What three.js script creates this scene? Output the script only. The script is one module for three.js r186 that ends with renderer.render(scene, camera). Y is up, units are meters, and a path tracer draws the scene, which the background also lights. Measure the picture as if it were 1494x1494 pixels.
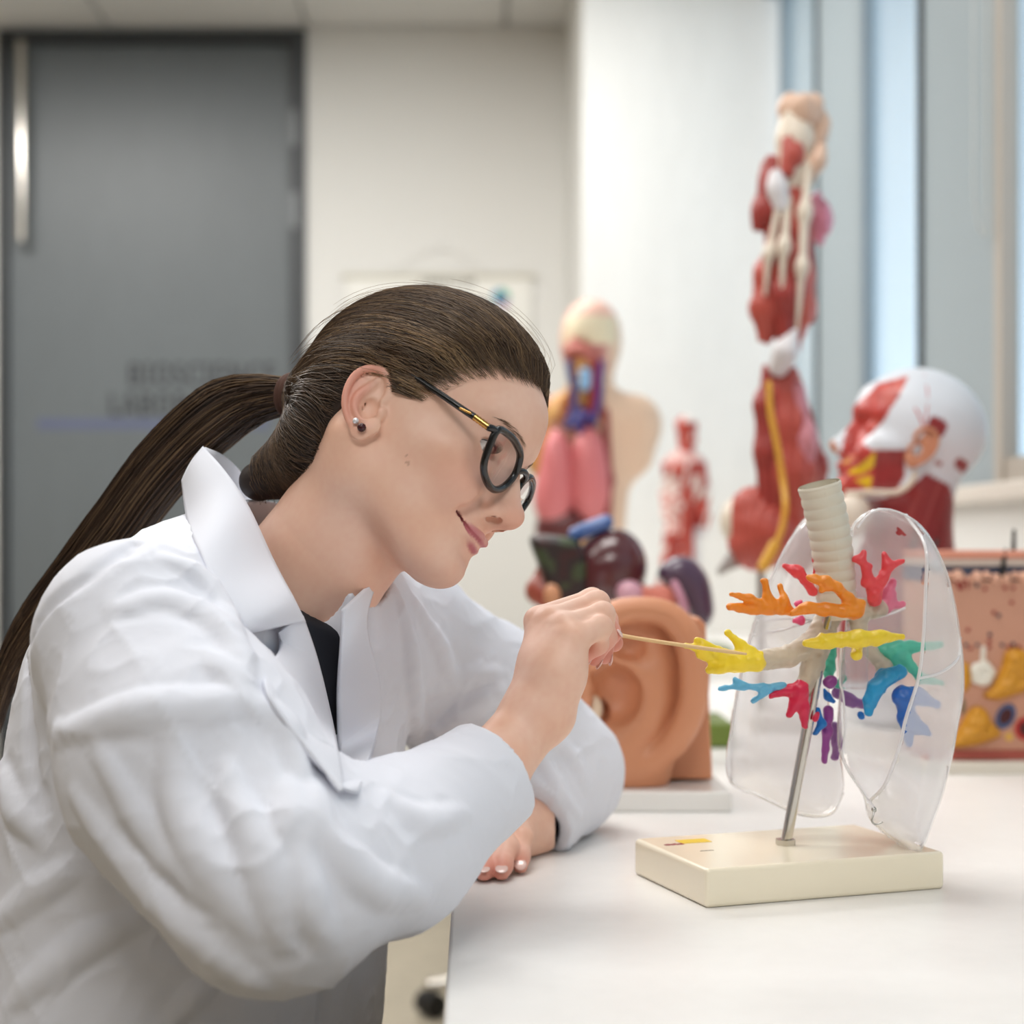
import * as THREE from 'three';
import { mergeGeometries, mergeVertices } from 'three/addons/utils/BufferGeometryUtils.js';
import { RoundedBoxGeometry } from 'three/addons/geometries/RoundedBoxGeometry.js';
import { TextGeometry } from 'three/addons/geometries/TextGeometry.js';
import { FontLoader } from 'three/addons/loaders/FontLoader.js';
import { RectAreaLightUniformsLib } from 'three/addons/lights/RectAreaLightUniformsLib.js';

// ------------------------------------------------------------------ camera, sky, lights, exposure
const scene = new THREE.Scene();
const EYE = 1.03, FOC = 2300, CX = 696, CY = 790;          // eye height, focal length and vanishing point of a 1494 px square frame
const camera = new THREE.PerspectiveCamera(2 * Math.atan(747 / FOC) * 180 / Math.PI, 1, 0.05, 60);
camera.position.set(0, EYE, 0);
camera.lookAt(0, EYE, -1);
camera.setViewOffset(1494, 1494, 747 - CX, 747 - CY, 1494, 1494);
camera.focus = 1.15;
camera.userData.fStop = 3.7;
const renderer = new THREE.WebGLRenderer({ antialias: true });
renderer.toneMapping = THREE.LinearToneMapping;
renderer.toneMappingExposure = 1.05;
renderer.shadowMap.enabled = true;
RectAreaLightUniformsLib.init();
{ // overcast sky: bright near the horizon, darker and bluer above
  const w = 64, h = 256, d = new Float32Array(w * h * 4);
  for (let j = 0; j < h; j++) {
    const el = ((j + 0.5) / h - 0.5) * 180, t = Math.max(0, el);
    const k = 0.52 + 1.0 * Math.exp(-t / 13);
    for (let i = 0; i < w; i++) { const o = (j * w + i) * 4; d[o] = k * 0.75; d[o + 1] = k * 0.88; d[o + 2] = k * 1.0; d[o + 3] = 1; }
  }
  const sky = new THREE.DataTexture(d, w, h, THREE.RGBAFormat, THREE.FloatType);
  sky.mapping = THREE.EquirectangularReflectionMapping; sky.magFilter = sky.minFilter = THREE.LinearFilter; sky.needsUpdate = true;
  scene.background = sky; scene.backgroundIntensity = 1.25;
}
// ceiling panels: [x, z, strength]; each gets its fitting further down
const PANELS = [[-0.1, 0.6, 1.45], [-1.6, 0.5, 0.25], [-0.15, -1.6, 1.05], [-1.6, -1.6, 0.4], [-1.6, -3.7, 3.0], [-0.25, -3.7, 1.55]];
const PANEL_LIGHT = 8.2, PANEL_COLOR = [1.0, 0.983, 0.958], CEIL = 2.795;
for (const [x, z, s] of PANELS) {
  const l = new THREE.RectAreaLight(new THREE.Color().setRGB(...PANEL_COLOR), PANEL_LIGHT * s, 1.16, 0.56);
  l.position.set(x, CEIL - 0.03, z); l.lookAt(x, 0, z); scene.add(l);
}
// ------------------------------------------------------------------ helpers
const V = (x = 0, y = 0, z = 0) => new THREE.Vector3(x, y, z);
const at = (px, py, Z) => V((px - CX) / FOC * Z, EYE + (CY - py) / FOC * Z, -Z);   // a point of the place from where it shows and how far off it is
const C = (r, g, b) => new THREE.Color(r / 255, g / 255, b / 255).convertSRGBToLinear();
const lin = (r, g, b) => { const c = C(r, g, b); return [c.r, c.g, c.b]; };
const mixc = (a, b, t) => [a[0] + (b[0] - a[0]) * t, a[1] + (b[1] - a[1]) * t, a[2] + (b[2] - a[2]) * t];
const clamp = (x, a = 0, b = 1) => x < a ? a : x > b ? b : x;
const sstep = (a, b, x) => { const t = clamp((x - a) / (b - a)); return t * t * (3 - 2 * t); };
let seed_ = 12345;
const rnd = () => { seed_ = (seed_ + 0x6D2B79F5) | 0; let t = Math.imul(seed_ ^ (seed_ >>> 15), 1 | seed_); t = (t + Math.imul(t ^ (t >>> 7), 61 | t)) ^ t; return ((t ^ (t >>> 14)) >>> 0) / 4294967296; };
const reseed = (s) => { seed_ = s; };
const rr = (a, b) => a + (b - a) * rnd();
const hash3 = (i, j, k) => { let h = Math.imul(i, 374761393) + Math.imul(j, 668265263) + Math.imul(k, 2147483647 ^ 0x5bd1e995); h = Math.imul(h ^ (h >>> 13), 1274126177); return ((h ^ (h >>> 16)) >>> 0) / 4294967296; };
const vnoise = (x, y, z) => {
  const i = Math.floor(x), j = Math.floor(y), k = Math.floor(z); x -= i; y -= j; z -= k;
  const u = x * x * (3 - 2 * x), v = y * y * (3 - 2 * y), w = z * z * (3 - 2 * z), L = (a, b, t) => a + (b - a) * t;
  return L(L(L(hash3(i, j, k), hash3(i + 1, j, k), u), L(hash3(i, j + 1, k), hash3(i + 1, j + 1, k), u), v),
    L(L(hash3(i, j, k + 1), hash3(i + 1, j, k + 1), u), L(hash3(i, j + 1, k + 1), hash3(i + 1, j + 1, k + 1), u), v), w);
};
const used = new Map();
const numbered = (n) => { const k = used.get(n) || 0; used.set(n, k + 1); return k ? n + '_' + String(k).padStart(3, '0') : n; };
const shadows = (o) => { o.castShadow = o.receiveShadow = true; return o; };
const std = (color, roughness = 0.6, extra = {}) => new THREE.MeshStandardMaterial({ color, roughness, metalness: 0, ...extra });
const phys = (color, roughness = 0.6, extra = {}) => new THREE.MeshPhysicalMaterial({ color, roughness, metalness: 0, ...extra });
function thing(name, label, category, pos = V(), turn = 0, group) {
  const o = new THREE.Group(); o.name = numbered(name); o.position.copy(pos); o.rotation.y = turn;
  o.userData = { label, category }; if (group) o.userData.group = group; scene.add(o); return o;
}
const part = (name, geo, mat, parent, label) => { const m = shadows(new THREE.Mesh(geo, mat)); m.name = name; if (label) m.userData.label = label; parent.add(m); return m; };
const struct = (name, geo, mat, label, category) => { const m = shadows(new THREE.Mesh(geo, mat)); m.name = name; m.userData = { kind: 'structure', label, category }; scene.add(m); return m; };
const box = (x0, x1, y0, y1, z0, z1, r = 0) => { const g = r ? new RoundedBoxGeometry(x1 - x0, y1 - y0, z1 - z0, 3, r) : new THREE.BoxGeometry(x1 - x0, y1 - y0, z1 - z0); g.translate((x0 + x1) / 2, (y0 + y1) / 2, (z0 + z1) / 2); return g; };
const clean = (g) => { const o = new THREE.BufferGeometry(); const s = g.index ? g.toNonIndexed() : g; o.setAttribute('position', s.attributes.position); o.setAttribute('normal', s.attributes.normal); return o; };
const merged = (list) => mergeGeometries(list.map(clean));
const curve = (pts, closed = false, tension = 0.5) => new THREE.CatmullRomCurve3(pts, closed, 'centripetal', tension);
const tube = (pts, r, seg = 32, rad = 8, closed = false) => { // r a number or a function of 0..1; ends closed by caps
  const c = curve(pts, closed), g = new THREE.TubeGeometry(c, seg, 1, rad, closed), p = g.attributes.position, rf = typeof r === 'function' ? r : () => r;
  for (let i = 0; i <= seg; i++) { const ctr = c.getPointAt(i / seg), q = rf(i / seg); for (let j = 0; j <= rad; j++) { const k = i * (rad + 1) + j; p.setXYZ(k, ctr.x + (p.getX(k) - ctr.x) * q, ctr.y + (p.getY(k) - ctr.y) * q, ctr.z + (p.getZ(k) - ctr.z) * q); } }
  if (closed) { g.computeVertexNormals(); return g; }
  const list = [g];
  for (const e of [0, 1]) { const s = new THREE.SphereGeometry(rf(e) * 0.995, rad, 6); const ctr = c.getPointAt(e); s.translate(ctr.x, ctr.y, ctr.z); list.push(s); }
  return merged(list);
};
// --- signed distances
const smin = (a, b, k) => { const h = Math.max(k - Math.abs(a - b), 0) / k; return Math.min(a, b) - h * h * k * 0.25; };
const smax = (a, b, k) => -smin(-a, -b, k);
const dEll = (x, y, z, rx, ry, rz) => { const a = x / rx, b = y / ry, c = z / rz, k0 = Math.sqrt(a * a + b * b + c * c), k1 = Math.sqrt(a * a / rx / rx + b * b / ry / ry + c * c / rz / rz); return k1 < 1e-9 ? -Math.min(rx, ry, rz) : k0 * (k0 - 1) / k1; };
const dCap = (x, y, z, a, ra, b, rb) => { const px = x - a.x, py = y - a.y, pz = z - a.z, bx = b.x - a.x, by = b.y - a.y, bz = b.z - a.z; const t = clamp((px * bx + py * by + pz * bz) / (bx * bx + by * by + bz * bz + 1e-12)); const qx = px - bx * t, qy = py - by * t, qz = pz - bz * t; return Math.sqrt(qx * qx + qy * qy + qz * qz) - (ra + (rb - ra) * t); };
// a field that joins tapered capsules [a, ra, b, rb, k] with a smooth minimum; far ones are skipped
function capField(caps, base = null, scale = 1) {
  const L = caps.map(([a, ra, b, rb, k]) => ({ a, ra, b, rb, k, cx: (a.x + b.x) / 2, cy: (a.y + b.y) / 2, cz: (a.z + b.z) / 2, R: a.distanceTo(b) / 2 + Math.max(ra, rb) }));
  return (x, y, z) => {
    let d = base ? base(x, y, z) : 1e3;
    for (const c of L) {
      const dx = x - c.cx, dy = y - c.cy, dz = z - c.cz, lim = c.R + Math.max(d, -0.02) + c.k;
      if (lim > 0 && dx * dx + dy * dy + dz * dz > lim * lim) continue;
      d = smin(d, dCap(x, y, z, c.a, c.ra, c.b, c.rb), c.k);
    }
    return d;
  };
}
const chain = (pts, radii, k) => { const o = []; for (let i = 0; i + 1 < pts.length; i++) o.push([pts[i], radii[i], pts[i + 1], radii[i + 1], k]); return o; };
// --- surface nets over a box, only near the surface; colour(x, y, z) gives linear vertex colours
function skin(f, lo, hi, h, color = null, safe = 1.35) {
  const nx = Math.ceil((hi[0] - lo[0]) / h) + 2, ny = Math.ceil((hi[1] - lo[1]) / h) + 2, nz = Math.ceil((hi[2] - lo[2]) / h) + 2, B = 6;
  const val = new Float32Array(nx * ny * nz).fill(1), done = new Uint8Array(nx * ny * nz), act = [];
  const X = (i) => lo[0] + i * h, Y = (j) => lo[1] + j * h, Z = (k) => lo[2] + k * h, id = (i, j, k) => (k * ny + j) * nx + i, rad = B * h * 0.5 * 1.7321;
  for (let k = 0; k < nz - 1; k += B) for (let j = 0; j < ny - 1; j += B) for (let i = 0; i < nx - 1; i += B) {
    const d = f(X(i + B / 2), Y(j + B / 2), Z(k + B / 2));
    if (Math.abs(d) > rad * safe + h) { if (d < 0) for (let c = k; c <= Math.min(k + B, nz - 1); c++) for (let b = j; b <= Math.min(j + B, ny - 1); b++) for (let a = i; a <= Math.min(i + B, nx - 1); a++) val[id(a, b, c)] = -1; }
    else act.push([i, j, k]);
  }
  for (const [i, j, k] of act) for (let c = k; c <= Math.min(k + B, nz - 1); c++) for (let b = j; b <= Math.min(j + B, ny - 1); b++) for (let a = i; a <= Math.min(i + B, nx - 1); a++) {
    const q = id(a, b, c); if (!done[q]) { done[q] = 1; val[q] = f(X(a), Y(b), Z(c)); }
  }
  const vert = new Map(), pos = [], idx = [], e = h * 0.6;
  const E = [[0, 1], [0, 2], [0, 4], [1, 3], [1, 5], [2, 3], [2, 6], [3, 7], [4, 5], [4, 6], [5, 7], [6, 7]], v = new Float64Array(8);
  const getV = (i, j, k) => {
    const key = id(i, j, k), got = vert.get(key); if (got !== undefined) return got;
    for (let c = 0; c < 8; c++) v[c] = val[id(i + (c & 1), j + ((c >> 1) & 1), k + (c >> 2))];
    let sx = 0, sy = 0, sz = 0, n = 0;
    for (const [a, b] of E) if ((v[a] < 0) !== (v[b] < 0)) { const t = v[a] / (v[a] - v[b]); sx += (a & 1) + t * ((b & 1) - (a & 1)); sy += ((a >> 1) & 1) + t * (((b >> 1) & 1) - ((a >> 1) & 1)); sz += (a >> 2) + t * ((b >> 2) - (a >> 2)); n++; }
    let x = X(i + sx / n), y = Y(j + sy / n), z = Z(k + sz / n);
    for (let it = 0; it < 2; it++) { const d = f(x, y, z), gx = (f(x + e, y, z) - f(x - e, y, z)) / (2 * e), gy = (f(x, y + e, z) - f(x, y - e, z)) / (2 * e), gz = (f(x, y, z + e) - f(x, y, z - e)) / (2 * e), g2 = gx * gx + gy * gy + gz * gz; if (g2 < 0.05) break; const s = clamp(d / g2, -h * 0.5, h * 0.5); x -= gx * s; y -= gy * s; z -= gz * s; }
    const q = pos.length / 3; pos.push(x, y, z); vert.set(key, q); return q;
  };
  const quad = (a, b, c, d, flip) => { if (flip) idx.push(a, c, b, a, d, c); else idx.push(a, b, c, a, c, d); };
  const seen = new Uint8Array(nx * ny * nz);
  for (const [i0, j0, k0] of act) for (let k = k0; k < Math.min(k0 + B, nz - 1); k++) for (let j = j0; j < Math.min(j0 + B, ny - 1); j++) for (let i = i0; i < Math.min(i0 + B, nx - 1); i++) {
    const q = id(i, j, k); if (seen[q]) continue; seen[q] = 1; const s = val[q] < 0;
    if (j > 0 && k > 0 && s !== val[id(i + 1, j, k)] < 0) quad(getV(i, j - 1, k - 1), getV(i, j, k - 1), getV(i, j, k), getV(i, j - 1, k), !s);
    if (i > 0 && k > 0 && s !== val[id(i, j + 1, k)] < 0) quad(getV(i - 1, j, k - 1), getV(i - 1, j, k), getV(i, j, k), getV(i, j, k - 1), !s);
    if (i > 0 && j > 0 && s !== val[id(i, j, k + 1)] < 0) quad(getV(i - 1, j - 1, k), getV(i, j - 1, k), getV(i, j, k), getV(i - 1, j, k), !s);
  }
  const g = new THREE.BufferGeometry(), P = new Float32Array(pos), N = new Float32Array(P.length);
  for (let i = 0; i < P.length; i += 3) { const x = P[i], y = P[i + 1], z = P[i + 2]; let a = f(x + e, y, z) - f(x - e, y, z), b = f(x, y + e, z) - f(x, y - e, z), c = f(x, y, z + e) - f(x, y, z - e); const l = Math.hypot(a, b, c) || 1; N[i] = a / l; N[i + 1] = b / l; N[i + 2] = c / l; }
  g.setAttribute('position', new THREE.BufferAttribute(P, 3)); g.setAttribute('normal', new THREE.BufferAttribute(N, 3));
  if (color) { const K = new Float32Array(P.length); for (let i = 0; i < P.length; i += 3) { const c = color(P[i], P[i + 1], P[i + 2], N[i], N[i + 1], N[i + 2]); K[i] = c[0]; K[i + 1] = c[1]; K[i + 2] = c[2]; } g.setAttribute('color', new THREE.BufferAttribute(K, 3)); }
  g.setIndex(new THREE.BufferAttribute(new Uint32Array(idx), 1));
  return g;
}
const around = (pts, m) => { const b = new THREE.Box3().setFromPoints(pts).expandByScalar(m); return [[b.min.x, b.min.y, b.min.z], [b.max.x, b.max.y, b.max.z]]; };
const paint = (g, c) => { const n = g.attributes.position.count, K = new Float32Array(n * 3); for (let i = 0; i < n; i++) { K[i * 3] = c[0]; K[i * 3 + 1] = c[1]; K[i * 3 + 2] = c[2]; } g.setAttribute('color', new THREE.BufferAttribute(K, 3)); return g; };
// a cloth-like sheet of some thickness between two edges (lists of points), bulging along dir
function sheet(A, B, t, bulge, dir, n = 40, m = 14, wav = null) {
  const ca = curve(A), cb = curve(B), top = [], idx = [], N = (n + 1) * (m + 1);
  for (let i = 0; i <= n; i++) { const a = ca.getPoint(i / n), b = cb.getPoint(i / n); for (let j = 0; j <= m; j++) { const s = j / m, p = a.clone().lerp(b, s).addScaledVector(dir, bulge * Math.sin(Math.PI * s) + (wav ? wav(i / n, s) : 0)); top.push(p); } }
  for (let i = 0; i < n; i++) for (let j = 0; j < m; j++) { const a = i * (m + 1) + j; idx.push(a, a + m + 1, a + 1, a + 1, a + m + 1, a + m + 2); }
  const g = new THREE.BufferGeometry().setFromPoints(top); g.setIndex(idx); g.computeVertexNormals();
  let f = 0; const nn = g.attributes.normal; for (let i = 0; i < N; i++) f += nn.getX(i) * dir.x + nn.getY(i) * dir.y + nn.getZ(i) * dir.z;
  const sg = f < 0 ? -1 : 1, pos = [], id2 = [];
  for (let i = 0; i < N; i++) pos.push(top[i].x + sg * nn.getX(i) * t / 2, top[i].y + sg * nn.getY(i) * t / 2, top[i].z + sg * nn.getZ(i) * t / 2);
  for (let i = 0; i < N; i++) pos.push(top[i].x - sg * nn.getX(i) * t / 2, top[i].y - sg * nn.getY(i) * t / 2, top[i].z - sg * nn.getZ(i) * t / 2);
  for (let i = 0; i < idx.length; i += 3) { id2.push(...(sg > 0 ? [idx[i], idx[i + 1], idx[i + 2]] : [idx[i], idx[i + 2], idx[i + 1]])); id2.push(...(sg > 0 ? [idx[i] + N, idx[i + 2] + N, idx[i + 1] + N] : [idx[i] + N, idx[i + 1] + N, idx[i + 2] + N])); }
  const rim = []; for (let j = 0; j <= m; j++) rim.push(j); for (let i = 1; i <= n; i++) rim.push(i * (m + 1) + m); for (let j = m - 1; j >= 0; j--) rim.push(n * (m + 1) + j); for (let i = n - 1; i > 0; i--) rim.push(i * (m + 1));
  for (let q = 0; q < rim.length; q++) { const a = rim[q], b = rim[(q + 1) % rim.length]; id2.push(...(sg > 0 ? [a, b, a + N, b, b + N, a + N] : [a, a + N, b, b, a + N, b + N])); }
  const o = new THREE.BufferGeometry(); o.setAttribute('position', new THREE.Float32BufferAttribute(pos, 3)); o.setIndex(id2); o.computeVertexNormals(); return o;
}
// signed distance to a closed outline (list of [x, y]), negative inside
function outline2(P) {
  return (x, y) => {
    let d = 1e9, s = 1;
    for (let i = 0, j = P.length - 1; i < P.length; j = i++) {
      const ex = P[j][0] - P[i][0], ey = P[j][1] - P[i][1], wx = x - P[i][0], wy = y - P[i][1], t = clamp((wx * ex + wy * ey) / (ex * ex + ey * ey)), bx = wx - ex * t, by = wy - ey * t;
      d = Math.min(d, bx * bx + by * by);
      const c1 = y >= P[i][1], c2 = y < P[j][1], c3 = ex * wy > ey * wx; if ((c1 && c2 && c3) || (!c1 && !c2 && !c3)) s = -s;
    }
    return s * Math.sqrt(d);
  };
}
const smoothLoop = (P, n = 90) => new THREE.CatmullRomCurve3(P.map(([x, y]) => V(x, y, 0)), true, 'centripetal').getPoints(n).slice(0, -1).map((p) => [p.x, p.y]);
function canvasTex(w, h, draw, srgb = true) { const c = document.createElement('canvas'); c.width = w; c.height = h; draw(c.getContext('2d'), w, h); const t = new THREE.CanvasTexture(c); if (srgb) t.colorSpace = THREE.SRGBColorSpace; t.wrapS = t.wrapT = THREE.RepeatWrapping; return t; }
function noiseTex(n, oct, amp, base, seed) { // grey noise that repeats
  const d = new Uint8Array(n * n * 4);
  for (let j = 0; j < n; j++) for (let i = 0; i < n; i++) { let s = 0; for (const [f, a] of oct) { const u = i / n * f, v = j / n * f, i0 = Math.floor(u), j0 = Math.floor(v), fu = u - i0, fv = v - j0, su = fu * fu * (3 - 2 * fu), sv = fv * fv * (3 - 2 * fv), H = (a2, b2) => hash3((a2 % f) + seed, (b2 % f), f); s += a * ((H(i0, j0) * (1 - su) + H(i0 + 1, j0) * su) * (1 - sv) + (H(i0, j0 + 1) * (1 - su) + H(i0 + 1, j0 + 1) * su) * sv - 0.5); } const q = clamp(base + amp * s) * 255, o = (j * n + i) * 4; d[o] = d[o + 1] = d[o + 2] = q; d[o + 3] = 255; }
  const t = new THREE.DataTexture(d, n, n); t.magFilter = THREE.LinearFilter; t.wrapS = t.wrapT = THREE.RepeatWrapping; t.needsUpdate = true; return t;
}
const font = await new FontLoader().loadAsync('fonts/droid/droid_sans_bold.typeface.json');
// ------------------------------------------------------------------ the room
const WALLX = 0.8546, BACK = -5.4, LEFT = -3.4, FRONT = 2.6, PIERZ = -4.55, PIERX = 0.3046, TABLE = 0.76;
const fineNoise = noiseTex(256, [[8, 0.6], [32, 0.5], [128, 0.7]], 0.5, 0.5, 3);
const tinted = (amp, seed, oct = [[4, 0.6], [16, 0.5], [64, 0.5]]) => { const t = noiseTex(256, oct, amp, 1 - amp / 2, seed); t.colorSpace = THREE.SRGBColorSpace; return t; };
const paintMat = std(C(227, 226, 222), 0.75, { bumpMap: fineNoise, bumpScale: 0.0004, map: tinted(0.03, 5) });
const M = {
  wall: paintMat,
  warmWall: std(C(168, 154, 136), 0.75),
  table: phys(C(242, 240, 237), 0.34, { map: tinted(0.02, 9) }),
  edge: std(C(222, 220, 216), 0.5),
  floor: std(C(176, 166, 147), 0.45, { map: tinted(0.12, 21, [[6, 0.4], [64, 0.6], [128, 0.6]]) }),
  tile: std(C(214, 214, 212), 0.95, { bumpMap: fineNoise, bumpScale: 0.001 }),
  grid: std(C(150, 150, 148), 0.6),
  door: phys(C(102, 108, 111), 0.38, { map: tinted(0.04, 31) }),
  doorFrame: std(C(58, 61, 64), 0.45),
  steel: std(C(190, 188, 184), 0.28, { metalness: 1 }),
  chrome: std(C(205, 200, 192), 0.16, { metalness: 1 }),
  black: std(C(22, 22, 24), 0.45),
  alu: std(C(150, 160, 166), 0.42, { metalness: 0.35 }),
  panel: std(C(150, 162, 168), 0.42),
  gasket: std(C(38, 48, 54), 0.6),
  mullion: std(C(176, 168, 158), 0.5),
  glass: phys(C(236, 244, 248), 0.02, { transmission: 1, thickness: 0, ior: 1.5 }),
  sill: std(C(214, 206, 196), 0.55),
};
const planeUV = (g, k) => { const u = g.attributes.uv, p = g.attributes.position, n = g.attributes.normal; for (let i = 0; i < p.count; i++) { const ax = Math.abs(n.getX(i)), ay = Math.abs(n.getY(i)); u.setXY(i, (ax > 0.7 ? p.getZ(i) : p.getX(i)) * k, (ay > 0.7 ? p.getZ(i) : p.getY(i)) * k); } return g; };
struct('floor', planeUV(box(LEFT - 0.2, WALLX + 0.3, -0.2, 0, BACK - 0.2, FRONT + 0.2), 0.7), M.floor, 'beige speckled vinyl floor of the laboratory', 'floor');
const ceiling = struct('ceiling', box(LEFT - 0.2, WALLX + 0.3, CEIL + 0.012, CEIL + 0.25, BACK - 0.2, FRONT + 0.2), M.grid, 'suspended ceiling of square off-white tiles', 'ceiling');
{ // ceiling tiles with a recessed joint between them
  const xs = []; for (let x = 0.097; x > LEFT; x -= 0.68) xs.push(x); xs.unshift(WALLX); xs.push(LEFT);
  const zs = []; for (let z = BACK; z < FRONT; z += 0.68) zs.push(z); zs.push(FRONT);
  const cache = new Map();
  for (let i = 0; i + 1 < xs.length; i++) for (let j = 0; j + 1 < zs.length; j++) {
    const w = xs[i] - xs[i + 1] - 0.014, d = zs[j + 1] - zs[j] - 0.014; if (w < 0.05 || d < 0.05) continue;
    const key = w.toFixed(3) + d.toFixed(3); if (!cache.has(key)) cache.set(key, new THREE.BoxGeometry(w, 0.02, d));
    const t = part('ceiling_tile', cache.get(key), M.tile, ceiling); t.position.set((xs[i] + xs[i + 1]) / 2, CEIL + 0.01, (zs[j] + zs[j + 1]) / 2);
  }
}
// back wall with the door opening
const doorL = (6 - CX) / FOC * 5.4, doorR = (447 - CX) / FOC * 5.4, doorTop = EYE + (CY - 44) / FOC * 5.4;
struct('wall_back', merged([box(LEFT - 0.2, doorL, 0, CEIL, BACK - 0.15, BACK), box(doorR, WALLX + 0.3, 0, CEIL, BACK - 0.15, BACK), box(doorL, doorR, doorTop, CEIL, BACK - 0.15, BACK), box(doorL - 0.2, doorR + 0.2, 0, CEIL, BACK - 0.2, BACK - 0.15)]), M.wall, 'white painted back wall around the grey door', 'wall');
struct('wall_left', box(LEFT - 0.2, LEFT, 0, CEIL, BACK, FRONT), M.warmWall, 'warm beige painted wall on the left, outside the view', 'wall');
struct('wall_front', box(LEFT, WALLX, 0, CEIL, FRONT, FRONT + 0.2), M.warmWall, 'warm beige painted wall behind the camera', 'wall');
struct('wall_pier', box(PIERX, WALLX + 0.12, 0, CEIL, BACK, PIERZ, 0.006), M.wall, 'white wall pier jutting out beside the windows', 'wall');
struct('baseboard_back', merged([box(LEFT, doorL - 0.02, 0, 0.1, BACK, BACK + 0.012), box(doorR + 0.02, PIERX, 0, 0.1, BACK, BACK + 0.012)]), M.doorFrame, 'dark skirting strip along the back wall', 'baseboard');
// door
{
  const d = struct('door_1', box(doorL + 0.012, doorR - 0.055, 0.01, doorTop - 0.045, BACK - 0.07, BACK - 0.018, 0.003), M.door, 'tall grey laboratory door with dark lettering and hinges', 'door');
  part('door_frame', merged([box(doorR - 0.05, doorR, 0, doorTop, BACK - 0.1, BACK + 0.012), box(doorL - 0.02, doorL + 0.008, 0, doorTop, BACK - 0.1, BACK + 0.012), box(doorL, doorR - 0.05, doorTop - 0.04, doorTop, BACK - 0.1, BACK + 0.012)]), M.doorFrame, d, 'dark grey metal door frame');
  for (const py of [187, 307, 1180]) { const y = EYE + (CY - py) / FOC * 5.4, x = (431 - CX) / FOC * 5.4; const g = new THREE.CylinderGeometry(0.011, 0.011, 0.12, 16); g.translate(x, y, BACK + 0.008); part('hinge', merged([g, box(x - 0.018, x + 0.018, y - 0.06, y + 0.06, BACK - 0.02, BACK + 0.004)]), std(C(128, 131, 133), 0.4, { metalness: 0.6 }), d, 'brushed steel hinge'); }
  const x = (32 - CX) / FOC * 5.36, y0 = EYE + (CY - 352) / FOC * 5.36, y1 = EYE + (CY - 62) / FOC * 5.36;
  const b = new THREE.CylinderGeometry(0.016, 0.016, y1 - y0, 20); b.translate(x, (y0 + y1) / 2, BACK + 0.045);
  part('door_pull', b, M.chrome, d, 'long vertical chrome pull bar');
  for (const y of [y0 + 0.03, y1 - 0.03]) { const s = new THREE.CylinderGeometry(0.009, 0.009, 0.07, 12); s.rotateX(Math.PI / 2); s.translate(x, y, BACK + 0.015); part('pull_post', s, M.chrome, d); }
  const word = (txt, px0, pyBase, cap) => { const size = cap / FOC * 5.4 / 0.73; const g = new TextGeometry(txt, { font, size: size * 0.98, depth: 0.0012, curveSegments: 5 }); g.scale(0.8, 1, 1); g.translate((px0 - CX) / FOC * 5.4, EYE + (CY - pyBase) / FOC * 5.4, BACK - 0.0185); return g; };
  part('door_lettering', merged([word('BIOSCIENCE', 183, 562, 25), word('LABORATORY', 155, 606, 25)]), std(C(52, 54, 58), 0.6), d, 'dark capital lettering');
  part('lettering_stripe', box((52 - CX) / FOC * 5.4, (392 - CX) / FOC * 5.4, EYE + (CY - 625) / FOC * 5.4, EYE + (CY - 611) / FOC * 5.4, BACK - 0.0185, BACK - 0.0172), std(C(88, 95, 122), 0.6), d, 'thin blue stripe under the lettering');
}
// window wall: low wall, sill, curtain-wall bays, head
const SILL = EYE + 0.095, HEAD = EYE + 1.79 * WALLX + 0.06;
struct('wall_right', merged([box(WALLX, WALLX + 0.3, 0, SILL - 0.03, BACK, FRONT), box(WALLX, WALLX + 0.3, HEAD, CEIL, BACK, FRONT), box(WALLX, WALLX + 0.3, SILL - 0.03, HEAD, FRONT - 0.6, FRONT)]), M.wall, 'low beige-white wall under the window strip', 'wall');
struct('trim_1', box(WALLX - 0.03, WALLX + 0.12, SILL - 0.03, SILL, PIERZ, FRONT, 0.006), M.sill, 'beige window sill board running along the windows', 'sill');
struct('trim_2', box(WALLX - 0.03, WALLX + 0.05, HEAD - 0.02, HEAD + 0.05, PIERZ, FRONT, 0.005), M.alu, 'dark blind box running above the windows', 'trim');
const bays = []; for (let k = 0; k < 7; k++) bays.push(-4.43 + 0.93 * k);
bays.forEach((z0, k) => { // glass from z0 to z0 + 0.46, then a closed panel
  const z1 = z0 + 0.46, z2 = z0 + 0.93, w = struct('window_' + (k + 1), merged([box(WALLX + 0.004, WALLX + 0.03, SILL, SILL + 0.04, z0, z1), box(WALLX + 0.004, WALLX + 0.03, HEAD - 0.05, HEAD, z0, z1), box(WALLX - 0.002, WALLX + 0.026, SILL, HEAD, z0 - 0.03, z0 + 0.008)]), k === 2 ? M.mullion : M.alu, ['narrow window strip nearest to the white pier', 'narrow window strip behind the muscle head', 'window strip at the right edge of the picture'][k] || 'narrow window strip beside the camera, outside the view', 'window');
  part('pane', box(WALLX + 0.018, WALLX + 0.024, SILL + 0.03, HEAD - 0.03, z0, z1), M.glass, w, 'clear window glass');
  part('gasket', box(WALLX - 0.006, WALLX + 0.05, SILL, HEAD, z1 - 0.004, z1 + 0.022), M.gasket, w, 'dark rubber strip at the edge of the glass');
  struct('wall_panel_' + (k + 1), box(WALLX, WALLX + 0.03, SILL, HEAD, z1 + 0.02, z2 - 0.03, 0.003), M.panel, 'grey-blue metal panel between two window strips', 'wall panel');
});
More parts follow.
